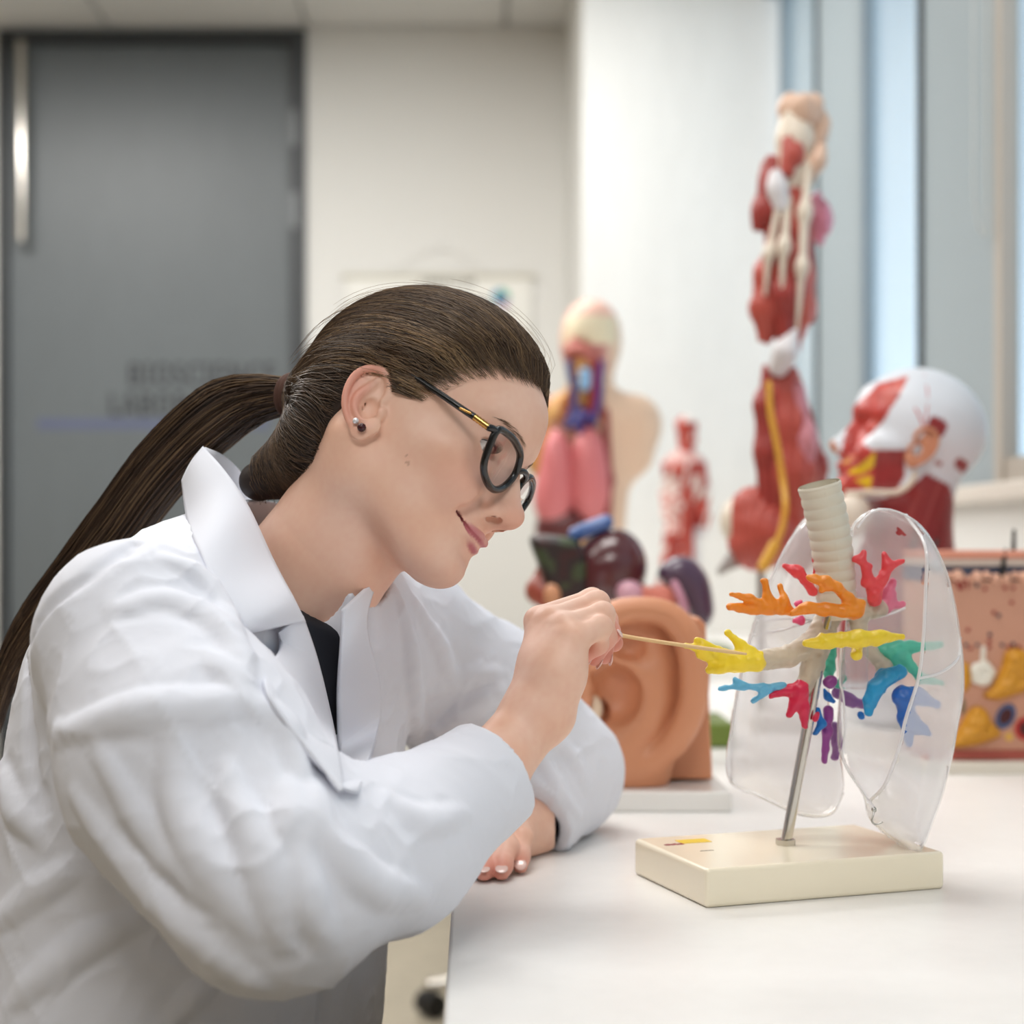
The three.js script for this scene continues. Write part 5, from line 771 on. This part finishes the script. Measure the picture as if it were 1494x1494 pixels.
// body: head, neck and hands at fine grain, the clothed rest coarse, one mesh
{
  const lim = (f, p, n) => (x, y, z) => smax(f(x, y, z), cutAt(x, y, z, p, n), 0.002);
  const hb = skin(headNeck, [HO.x - 0.17, HO.y - 0.19, HO.z - 0.14], [HO.x + 0.15, HO.y + 0.15, HO.z + 0.14], 0.0016, skinCol, 1.6);
  const ra = around(jt([[680, 1130, 1.085], [905, 865, 1.2], [760, 1060, 1.1]]), 0.03), rh = skin(rightField, ra[0], ra[1], 0.0015, handCol, 1.5);
  const la = around(jt([[770, 1290, 1.24], [680, 1200, 1.38]]), 0.025), lh = skin(leftField, la[0], la[1], 0.0015, handCol, 1.5);
  const hip = V(-0.27, 0.52, -1.22), legs = []; for (const s of [-1, 1]) { const h = hip.clone().addScaledVector(bodyL, s * 0.09), k = h.clone().addScaledVector(bodyF, 0.36).add(V(-0.06, 0.0, -0.02 * s)), an = V(k.x - 0.02, 0.09, k.z); legs.push(...chain([h, k, an], [0.072, 0.05, 0.036], 0.03)); }
  const lf = capField([...legs, [RS, 0.045, RE, 0.034, 0.02], [RE, 0.034, RFm, 0.032, 0.02], [LS, 0.04, LE, 0.034, 0.02]]);
  const inner = (x, y, z) => smin(trunk(x, y, z) + 0.05, lf(x, y, z), 0.02);
  const rest = skin(inner, [-0.46, 0.05, -1.56], [0.2, 1.06, -0.86], 0.01, () => skinBase, 1.6);
  pw('body', mergeGeometries([hb, rh, lh, rest]), phys(0xffffff, 0.48, { vertexColors: true, sheen: 0.15, sheenRoughness: 0.5, sheenColor: C(255, 214, 196) }), person);
  const tl = (x, y, z) => smin(capField(legs.map(([a, ra2, b, rb, k]) => [a, ra2 + 0.012, b, rb + 0.016, k]))(x, y, z), smax(bellyE(x, y + 0.06, z) + 0.02, 0.436 - y, 0.01), 0.03);
  pw('trousers', skin((x, y, z) => smax(smax(tl(x, y, z), y - 0.6, 0.01), 0.09 - y, 0.01), [-0.46, 0.07, -1.5], [0.2, 0.62, -0.9], 0.008, null, 1.6), std(C(40, 42, 52), 0.85), person, 'dark trousers');
  const shoes = []; for (const s of [-1, 1]) { const h = hip.clone().addScaledVector(bodyL, s * 0.09).addScaledVector(bodyF, 0.36).add(V(-0.08, 0, -0.02 * s)); shoes.push((x, y, z) => { const a = x - h.x, c = z - h.z; const f = a * bodyF.x + c * bodyF.z, l = a * bodyL.x + c * bodyL.z; return smax(dEll(f - 0.05, y - 0.035, l, 0.13, 0.06, 0.045), 0.002 - y, 0.004); }); }
  for (const s of shoes) pw('shoe', skin(s, [-0.4, 0, -1.55], [0.35, 0.12, -0.85], 0.007, null, 1.6), std(C(30, 30, 32), 0.5), person, 'black shoe');
}
// eyes, nails
for (const s of [1, -1]) {
  const g = new THREE.SphereGeometry(0.0119, 40, 28), p = g.attributes.position, K = new Float32Array(p.count * 3), gaze = V(0.9, -0.42, 0.0 * s).normalize();
  for (let i = 0; i < p.count; i++) { const d = V(p.getX(i), p.getY(i), p.getZ(i)).normalize(), ang = Math.acos(clamp(d.dot(gaze), -1, 1)); const c = ang < 0.17 ? [0.004, 0.004, 0.005] : ang < 0.48 ? mixc(lin(84, 92, 84), lin(60, 62, 56), vnoise(d.x * 60, d.y * 60, d.z * 60)) : ang < 0.52 ? lin(60, 58, 54) : lin(226, 220, 214); K.set(c, i * 3); }
  g.setAttribute('color', new THREE.BufferAttribute(K, 3));
  const m = new THREE.Matrix4().makeBasis(HF, HU, HR); g.applyMatrix4(m); const o = fromHead(0.0652, 0.0122, 0.0315 * s); g.translate(o.x, o.y, o.z);
  pw('eye', g, phys(0xffffff, 0.12, { vertexColors: true, clearcoat: 1, clearcoatRoughness: 0.03 }), person);
}
const nailM = phys(C(236, 200, 190), 0.18, { clearcoat: 0.8, clearcoatRoughness: 0.1 });
const nail = (F, up, tipW = 0.0052, len = 0.0064) => { const [a, , b, rb] = F[F.length - 1], d = b.clone().sub(a).normalize(), s = V().crossVectors(d, up).normalize(), n = V().crossVectors(s, d).normalize(); const g = new THREE.SphereGeometry(1, 20, 12); g.scale(len, 0.0012, tipW); g.applyMatrix4(new THREE.Matrix4().makeBasis(d, n, s)); const c = b.clone().addScaledVector(n, rb * 0.86).addScaledVector(d, 0.0015); g.translate(c.x, c.y, c.z); pw('fingernail', g, nailM, person); };
lFing.slice(0, 3).forEach((F) => nail(F, V(0, 1, 0.25)));
[0, 1, 2, 3].forEach((i) => nail(rFing[i], i === 0 ? V(0.6, 0.6, 0) : V(0.9, 0.1, -0.2), 0.0044, 0.0048));
nail(rFing[4], V(0.5, 0.3, 0.6), 0.0048, 0.0052);
// ------------------------------------------------------------------ hair, glasses, earring, stick
const HLX = [[-0.11, -0.062], [-0.075, -0.06], [-0.05, -0.045], [-0.036, -0.024], [-0.029, 0.0], [-0.022, 0.026], [-0.008, 0.036], [0.012, 0.028], [0.024, 0.02], [0.036, 0.032], [0.054, 0.055], [0.075, 0.069], [0.0895, 0.083], [0.11, 0.1]];
const hairline = (f) => { for (let i = 0; i + 1 < HLX.length; i++) if (f <= HLX[i + 1][0]) { const [a, b] = HLX[i], [c, d] = HLX[i + 1]; return b + (d - b) * clamp((f - a) / (c - a)); } return 0.1; };
const TIE = [-0.101, 0.02, 0];
const NAPE = (() => { const p = at(378, 702, 1.215); return toHead(p.x, p.y, p.z); })();
const capF = (f, u, r) => {
  const k = sstep(f > 0.015 ? 0.004 : -0.003, f > 0.015 ? 0.026 : 0.016, u - hairline(f));
  let d = cranium(f, u, r, -0.007 + (0.0165 - 0.022 * clamp(f - 0.03, 0, 0.07)) * k);
  let n = dEll(f + 0.058, u + 0.012, r, 0.036, 0.046, 0.05); n = smax(n, hairline(f) + 0.004 - u, 0.01);
  d = smin(d, n, 0.02);
  d = smin(d, dCap(f, u, r, P3(-0.08, 0.022, 0), 0.022, P3(-0.1, 0.02, 0), 0.0135), 0.03);
  d = smin(d, dCap(f, u, r, P3(-0.06, -0.022, 0), 0.038, P3(...NAPE), 0.016), 0.016);
  return d;
};
const capW = (x, y, z) => { const [f, u, r] = toHead(x, y, z); return (capF(f, u, r) + 0.0002 * Math.sin(300 * u + 60 * f + 8 * vnoise(f * 40, u * 40, r * 40))) * HS; };
const hair = pw('hair', skin(capW, [HO.x - 0.16, HO.y - 0.1, HO.z - 0.13], [HO.x + 0.13, HO.y + 0.16, HO.z + 0.13], 0.0025, () => lin(44, 33, 27), 1.6), std(0xffffff, 0.55, { vertexColors: true }), person, 'brown hair pulled back from the face');
const strandPos = [], strandNor = [], strandCol = [], strandIdx = [];
function strand(pts, r0, r1, col, lists = [strandPos, strandNor, strandCol, strandIdx]) { // three-sided hair, pts a list of Vector3
  const [P, N, K, I] = lists, n = pts.length, base = P.length / 3, T = V(), A = V(), B = V();
  for (let i = 0; i < n; i++) {
    T.copy(pts[Math.min(i + 1, n - 1)]).sub(pts[Math.max(i - 1, 0)]).normalize(); A.set(0.3, 0.2, 1).cross(T).normalize(); B.crossVectors(T, A);
    const r = r0 + (r1 - r0) * i / (n - 1), tp = i === 0 || i === n - 1 ? 0.25 : 1;
    for (let j = 0; j < 3; j++) { const c = Math.cos(j * 2.0944), s = Math.sin(j * 2.0944), x = A.x * c + B.x * s, y = A.y * c + B.y * s, z = A.z * c + B.z * s; P.push(pts[i].x + x * r * tp, pts[i].y + y * r * tp, pts[i].z + z * r * tp); N.push(x, y, z); K.push(col[0], col[1], col[2]); }
    if (i) for (let j = 0; j < 3; j++) { const a = base + (i - 1) * 3 + j, b = base + (i - 1) * 3 + (j + 1) % 3; I.push(a, b, a + 3, b, b + 3, a + 3); }
  }
}
const strandGeo = ([P, N, K, I]) => { const g = new THREE.BufferGeometry(); g.setAttribute('position', new THREE.Float32BufferAttribute(P, 3)); g.setAttribute('normal', new THREE.Float32BufferAttribute(N, 3)); g.setAttribute('color', new THREE.Float32BufferAttribute(K, 3)); g.setIndex(I); return g; };
reseed(77);
const hairDark = lin(46, 34, 28), hairMid = lin(96, 73, 55), hairGold = lin(166, 136, 100);
const capS = (f, u, r) => { const a = capF(f, u, r), c = cranium(f, u, r, 0.0012); return f > -0.02 && Math.abs(c) < 0.012 && a > -0.004 ? Math.min(a, c, headField(f, u, r, true) - 0.0006) : Math.min(a, c); };
// project a head-space point to a given height over the hair cap
const push = (f, u, r, h) => { for (let i = 0; i < 4; i++) { const d = capS(f, u, r) - h, e = 0.001, a = (capS(f + e, u, r) - capS(f - e, u, r)) / (2 * e), b = (capS(f, u + e, r) - capS(f, u - e, r)) / (2 * e), c = (capS(f, u, r + e) - capS(f, u, r - e)) / (2 * e), g = a * a + b * b + c * c || 1; f -= a * d / g; u -= b * d / g; r -= c * d / g; } return [f, u, r]; };
function sweep(seed, h, n, col, r, stop = 1) { // from the hairline back to the tie, over the cap
  const C0 = [-0.012, 0.02, 0], D = (p) => V(p[0] - C0[0], p[1] - C0[1], p[2] - C0[2]), a = D(seed), jit = [rr(-1, 1) * 0.007, rr(-1, 1) * 0.008, rr(-1, 1) * 0.008], b = D([TIE[0] + 0.006 * rnd(), TIE[1] + jit[1], TIE[2] + jit[2]]), la = a.length(), lb = b.length(), an = a.clone().normalize(), bn = b.clone().normalize(), om = Math.acos(clamp(an.dot(bn), -0.999, 0.999)), so = Math.sin(om), pts = [], ph = rr(0, 6), am = rr(0.0005, 0.0024);
  for (let i = 0; i <= n; i++) { const t = i / n * stop, s0 = Math.sin((1 - t) * om) / so, s1 = Math.sin(t * om) / so, l = la + (lb - la) * t; let f = C0[0] + (an.x * s0 + bn.x * s1) * l, u = C0[1] + (an.y * s0 + bn.y * s1) * l, q = C0[2] + (an.z * s0 + bn.z * s1) * l; const w = am * Math.sin(ph + t * 9); u += w; q += w * 0.6; if (t < 0.985) [f, u, q] = push(f, u, q, h * sstep(-0.03, 0.1, t) + 0.0005); pts.push(fromHead(f, u, q)); }
  strand(pts, r * 0.7, r, col);
}
const seedAt = (f, side) => { const u = hairline(f); let r = 0.072; const e = (f / 0.0945) ** 2 + ((u - 0.044) / 0.083) ** 2; r = e < 1 ? 0.0725 * Math.sqrt(1 - e) : 0.004; return [f, u, r * side]; };
for (let i = 0; i < 4600; i++) {
  const side = rnd() < 0.68 ? 1 : -1, f = rnd() < 0.55 ? (rnd() < 0.4 ? rr(0.072, 0.093) : rr(0.012, 0.092)) : rr(-0.08, 0.02); let s = seedAt(f, side);
  if (f > 0.085) s[2] = side * rr(0, 0.03);
  s = [s[0] + rr(-0.006, 0.003), s[1] + rr(-0.005, 0.014) + (s[0] > -0.034 && s[0] < 0.013 ? 0.012 : 0), s[2]];
  const lite = Math.sqrt(rnd()) * (f > 0.012 && f < 0.068 ? 1 : 0.35), clump = sstep(0.35, 0.7, vnoise(f * 150, side * 3, s[1] * 160)), c = mixc(mixc(hairDark, hairMid, rnd() * (0.4 + 0.6 * clump)), hairGold, lite * (0.25 + 0.75 * clump) * (f > 0.012 ? 1 : 0.6));
  sweep(s, rr(0.0002, 0.0026), 15, c, rr(0.00022, 0.00042), s[0] > 0.008 && s[0] < 0.031 && s[1] < 0.042 ? rr(0.06, 0.14) : 1);
}
for (let i = 0; i < 2600; i++) { // crown: strands that begin higher up
  const th = rr(-1.45, 1.45), f = rr(-0.05, 0.085), k = Math.sqrt(Math.max(0, 1 - (f / 0.0945) ** 2)), s = [f, 0.044 + 0.083 * k * Math.cos(th), 0.0725 * k * Math.sin(th)];
  if (s[1] < hairline(f) + 0.006) continue;
  sweep(s, rr(0.0004, 0.0028), 13, mixc(hairDark, mixc(hairMid, hairGold, 0.25 * rnd()), rnd()), rr(0.00022, 0.0004));
}
for (let i = 0; i < 700; i++) { // nape hair drawn up to the tie
  const t0 = rr(0, 1), ang = rr(-0.6, 3.3), q = 0.036 - 0.02 * t0, s = [-0.06 + (NAPE[0] + 0.06) * t0 + rr(-0.004, 0.004) - q * 0.4 * Math.cos(ang), -0.022 + (NAPE[1] + 0.022) * t0 + q * 0.5 * Math.cos(ang), NAPE[2] * t0 + q * Math.sin(ang)];
  sweep(s, rr(0.0003, 0.003), 12, mixc(hairDark, mixc(hairMid, hairGold, 0.4 * rnd()), rnd()), rr(0.0002, 0.00036));
}
for (let i = 0; i < 60; i++) { // loose hairs over the crown and at the forehead
  const f = rr(0.02, 0.092), s = seedAt(f, rnd() < 0.8 ? 1 : -1); if (f > 0.085) s[2] *= rnd(); sweep([s[0] + 0.002, s[1] + 0.004, s[2]], rr(0.004, 0.011), 18, mixc(hairMid, hairGold, rnd()), 0.00013, rr(0.35, 0.95));
}
for (let i = 0; i < 260; i++) { // short baby hairs at forehead, temple and nape
  const f = rnd() < 0.6 ? rr(0.02, 0.092) : rr(-0.07, -0.03), s = seedAt(f, 1); if (f > 0.085) s[2] *= rnd(); const len = rr(0.008, 0.022), dn = f > 0 ? rr(-0.5, 0.35) : rr(-1.2, -0.4), pts = [];
  for (let k = 0; k <= 5; k++) { const t = k / 5, [a, b, c] = push(s[0] + (f > 0 ? -0.4 : 0.5) * len * t + 0.004, s[1] + dn * len * t * (1 - 0.4 * t), s[2], 0.0006 + 0.004 * t); const p = fromHead(a, b, c); pts.push(p); }
  strand(pts, 0.00013, 0.00008, mixc(hairMid, hairGold, rnd()));
}
// ponytail
{
  const tie = fromHead(...TIE), c = curve([fromHead(-0.088, 0.02, 0), tie, at(352, 585, 1.262), at(290, 628, 1.268), at(225, 695, 1.275), at(170, 772, 1.285), at(108, 850, 1.295), at(48, 920, 1.295), at(8, 985, 1.29), at(-12, 1060, 1.28)]);
  const rad = (t) => 0.0105 + 0.0145 * sstep(0.04, 0.3, t) - 0.014 * sstep(0.55, 1, t);
  for (let i = 0; i < 2600; i++) {
    const a = rr(0, 6.283), q = 0.45 + 0.55 * Math.sqrt(rnd()), pts = [], ph = rr(0, 6), wig = rr(0.0006, 0.0022), end = rr(0.74, 1); let col = mixc(hairDark, hairMid, rnd() * 0.9); if (rnd() < 0.16) col = mixc(col, hairGold, 0.5);
    for (let k = 0; k <= 18; k++) { const t = k / 18 * end, p = c.getPoint(t), R = rad(t) * q * (1 + 0.1 * Math.sin(ph + t * 5)); p.x -= 0.55 * R * Math.cos(a); p.y += R * Math.cos(a) * 0.83 + wig * Math.sin(ph + t * 14) * t; p.z += R * Math.sin(a); pts.push(p); }
    strand(pts, 0.00042, 0.0003, col);
  }
  const core = tube(Array.from({ length: 12 }, (_, i) => c.getPoint(i / 11)), (t) => rad(t) * (0.72 - 0.66 * sstep(0.6, 0.97, t)), 60, 14); paint(core, lin(42, 31, 25));
  pw('ponytail_core', core, std(0xffffff, 0.6, { vertexColors: true }), hair);
  hair.children[hair.children.length - 1].name = 'ponytail';
  const d = at(352, 585, 1.262).sub(tie).normalize(), tg = [];
  for (let k = 0; k < 4; k++) { const t = new THREE.TorusGeometry(0.0138, 0.0046, 10, 32); t.applyQuaternion(new THREE.Quaternion().setFromUnitVectors(V(0, 0, 1), d.clone().add(V(0, 0.08 * (k - 1.5), 0)).normalize())); const p = tie.clone().addScaledVector(d, 0.002 + k * 0.0042); t.translate(p.x, p.y, p.z); tg.push(t); }
  pw('hair_tie', merged(tg), std(C(84, 56, 46), 0.9), hair, 'brown cloth hair tie');
}
pw('hair_strands', strandGeo([strandPos, strandNor, strandCol, strandIdx]), std(0xffffff, 0.42, { vertexColors: true }), hair).userData.kind = 'stuff';
// brows and lashes
{
  const LB = [[], [], [], []], surf = (u, r) => { let f = 0.125; while (f > 0.03) { const p = fromHead(f, u, r); if (headNeck(p.x, p.y, p.z) < 0) break; f -= 0.0008; } return f; };
  for (const s of [1, -1]) for (let i = 0; i < 70; i++) { const t = rnd(), r = 0.012 + 0.034 * t, u = 0.0275 + 0.0062 * Math.sin(t * 2.2) + rr(-0.0022, 0.0022) * (1 - t * 0.6), l = rr(0.005, 0.009), pts = []; for (let k = 0; k <= 3; k++) { const rk = r + l * k / 3, uk = u + 0.0016 * (1 - t) * k / 3 - 0.001 * t * k; pts.push(fromHead(surf(uk, s * rk) + 0.0006, uk, s * rk)); } strand(pts, 0.00015, 0.00008, mixc(lin(104, 78, 60), lin(150, 116, 92), rnd()), LB); }
  pw('eyebrows', strandGeo(LB), std(0xffffff, 0.6, { vertexColors: true }), person).userData.kind = 'stuff';
  const LL = [[], [], [], []];
  for (const s of [1, -1]) for (let i = 0; i < 34; i++) { const t = i / 33, r = 0.0315 - 0.0115 + 0.023 * t, a = r - 0.0315, u0 = 0.0118 + 0.0040 * Math.sqrt(Math.max(0, 1 - (a / 0.0128) ** 2)), p0 = [0.0652 + Math.sqrt(Math.max(0, 0.0137 ** 2 - a * a)), u0, r], pts = []; for (let k = 0; k <= 4; k++) { const q = k / 4; pts.push(fromHead(p0[0] + 0.0075 * q, p0[1] - 0.0035 * q + 0.006 * q * q, s * (p0[2] + (t - 0.35) * 0.006 * q))); } strand(pts, 0.00022, 0.0001, lin(24, 18, 16), LL); }
  pw('eyelashes', strandGeo(LL), std(0xffffff, 0.6, { vertexColors: true }), person).userData.kind = 'stuff';
}
// glasses
{
  const t = thing('eyeglasses', 'black framed eyeglasses with gold temple hinges worn by the woman', 'glasses', fromHead(0.094, 0.004, 0));
  const wp = (n, g, m, l) => worldPart(n, g, m, t, l), acet = phys(C(14, 14, 16), 0.22, { clearcoat: 0.3, clearcoatRoughness: 0.1 }), gold = std(C(214, 166, 96), 0.22, { metalness: 1 });
  const shape = [[-0.0235, 0.004], [-0.019, -0.010], [-0.008, -0.0185], [0.006, -0.0195], [0.020, -0.0135], [0.027, 0.001], [0.0285, 0.0135], [0.016, 0.0178], [0, 0.0185], [-0.015, 0.0155]];   // [outward, up] about the lens centre
  const lensAt = (s, o, u) => { const out = 0.0335 + o; return fromHead(0.0965 - 0.14 * out * (out / 0.06) + 0.13 * u, 0.0035 + u, s * out); };
  for (const s of [1, -1]) {
    const loop = shape.map(([o, u]) => lensAt(s, o, u));
    const c = curve(loop, true), g = new THREE.TubeGeometry(c, 120, 0.0028, 10, true); wp('rim', g, acet, 'black acetate rim');
    const pts = c.getPoints(80).slice(0, -1), ctr = pts.reduce((a, b) => a.add(b), V()).multiplyScalar(1 / pts.length).addScaledVector(HF, 0.0012), pos = [ctr.x, ctr.y, ctr.z], idx = []; pts.forEach((p) => pos.push(p.x, p.y, p.z)); for (let i = 0; i < pts.length; i++) idx.push(0, 1 + i, 1 + (i + 1) % pts.length);
    const lg = new THREE.BufferGeometry(); lg.setAttribute('position', new THREE.Float32BufferAttribute(pos, 3)); lg.setIndex(idx); lg.computeVertexNormals(); wp('lens', lg, phys(C(246, 244, 246), 0.02, { transmission: 1, thickness: 0, ior: 1.5, side: THREE.DoubleSide }), 'clear lens');
    const e0 = lensAt(s, 0.0285, 0.0125), hinge = fromHead(0.0845, 0.0145, s * 0.0675), h2 = fromHead(0.071, 0.018, s * 0.0705), h3 = fromHead(0.064, 0.0195, s * 0.0715), ear = fromHead(0.006, 0.0345, s * 0.0735), drop = fromHead(-0.01, 0.034, s * 0.0715), end = fromHead(-0.026, 0.012, s * 0.068);
    wp('end_piece', tube([e0, e0.clone().lerp(hinge, 0.6).addScaledVector(HR, s * 0.001), hinge], 0.0027, 16, 10), acet);
    wp('hinge', tube([hinge, hinge.clone().lerp(h2, 0.5), h2], (q) => 0.0022 + 0.0005 * Math.abs(Math.sin(q * 16)), 40, 12), gold, 'gold patterned hinge piece');
    wp('temple', tube([h2, h3, h3.clone().lerp(ear, 0.5).addScaledVector(HR, s * 0.0015), ear, drop, end], (q) => 0.0026 - 0.0007 * q, 60, 10), acet, 'slim black temple arm');
    wp('temple_inlay', tube([h2.clone().lerp(h3, 0.3).addScaledVector(HR, s * 0.0024), h3.clone().addScaledVector(HF, -0.004).addScaledVector(HR, s * 0.0024)], 0.0009, 8, 8), gold, 'thin gold inlay');
  }
  wp('bridge', tube([lensAt(1, -0.0225, 0.006), fromHead(0.1005, 0.0135, 0.005), fromHead(0.1005, 0.0135, -0.005), lensAt(-1, -0.0225, 0.006)], 0.0023, 30, 10), acet, 'black nose bridge');
}
// ear stud
{
  const p = onto(headNeck, 528, 624, 1.0, 1.2), q = onto(headNeck, 521, 616, 1.0, 1.2), t = thing('ear_stud', 'small ear stud with a dark red and a clear stone in her ear lobe', 'earring', p);
  const a = new THREE.IcosahedronGeometry(0.0033, 1); a.translate(p.x, p.y, p.z + 0.0022); worldPart('dark_stone', a, phys(C(64, 14, 24), 0.2), t, 'dark red stone');
  const b = new THREE.IcosahedronGeometry(0.0024, 1); b.translate(q.x - 0.0008, q.y + 0.0008, q.z + 0.0022); worldPart('clear_stone', b, phys(C(240, 240, 244), 0.05, { metalness: 0.4, clearcoat: 1 }), t, 'clear stone');
  const pr = [0, 1, 2, 3].map((k) => { const s = new THREE.SphereGeometry(0.0006, 8, 6); s.translate(p.x + 0.0028 * Math.cos(k * 1.57 + 0.6), p.y + 0.0028 * Math.sin(k * 1.57 + 0.6), p.z + 0.0028); return s; }); worldPart('setting', merged([...pr, (() => { const c = new THREE.CylinderGeometry(0.0022, 0.0018, 0.002, 14); c.rotateX(Math.PI / 2); c.translate(p.x, p.y, p.z + 0.001); return c; })()]), M.chrome, t);
}
{ // wooden stick in the right hand
  const a = at(858, 914, 1.177), b = at(902, 926, 1.176), c = at(1000, 942, 1.163), d = at(1088, 954, 1.158);
  const m = thing('wooden_stick', 'thin wooden skewer held in her hand, touching the yellow branch', 'stick', a); worldPart('shaft', tube([a, b, c, d], (s) => 0.00155 - 0.0006 * sstep(0.9, 1, s), 40, 10), std(C(232, 196, 142), 0.6), m);
}
// stools
function stool(x, z, seatY, turn, label, R = 0.29) {
  const t = thing('lab_stool', label, 'stool', V(x, 0, z), turn);
  const s = new THREE.CylinderGeometry(0.185, 0.175, 0.06, 48); s.translate(0, seatY - 0.03, 0); part('seat', s, M.black, t);
  const c = new THREE.CylinderGeometry(0.025, 0.025, seatY - 0.14, 20); c.translate(0, (seatY - 0.14) / 2 + 0.08, 0); part('gas_column', c, M.chrome, t);
  for (let k = 0; k < 5; k++) { const a = k * 1.2566, d = V(Math.cos(a), 0, Math.sin(a)); part('base_arm', tube([V(0, 0.095, 0), d.clone().multiplyScalar(R * 0.5).setY(0.09), d.clone().multiplyScalar(R).setY(0.066)], (q) => 0.02 - 0.007 * q, 12, 10), M.chrome, t); const w = new THREE.CylinderGeometry(0.027, 0.027, 0.022, 20); w.rotateX(Math.PI / 2); w.rotateY(-a + 0.6); const w2 = w.clone(); const n = V(Math.cos(a - 0.6 + Math.PI / 2), 0, Math.sin(a - 0.6 + Math.PI / 2)).multiplyScalar(0.015); w.translate(d.x * R + n.x, 0.027, d.z * R + n.z); w2.translate(d.x * R - n.x, 0.027, d.z * R - n.z); part('castor', merged([w, w2]), M.black, t); }
}
stool(-0.29, -1.22, 0.42, 0.3, 'black round stool under the seated woman', 0.21);
stool(0.19, -3.42, 0.6, Math.PI, 'black round stool pushed under the bench, castor peeking out');
renderer.render(scene, camera);
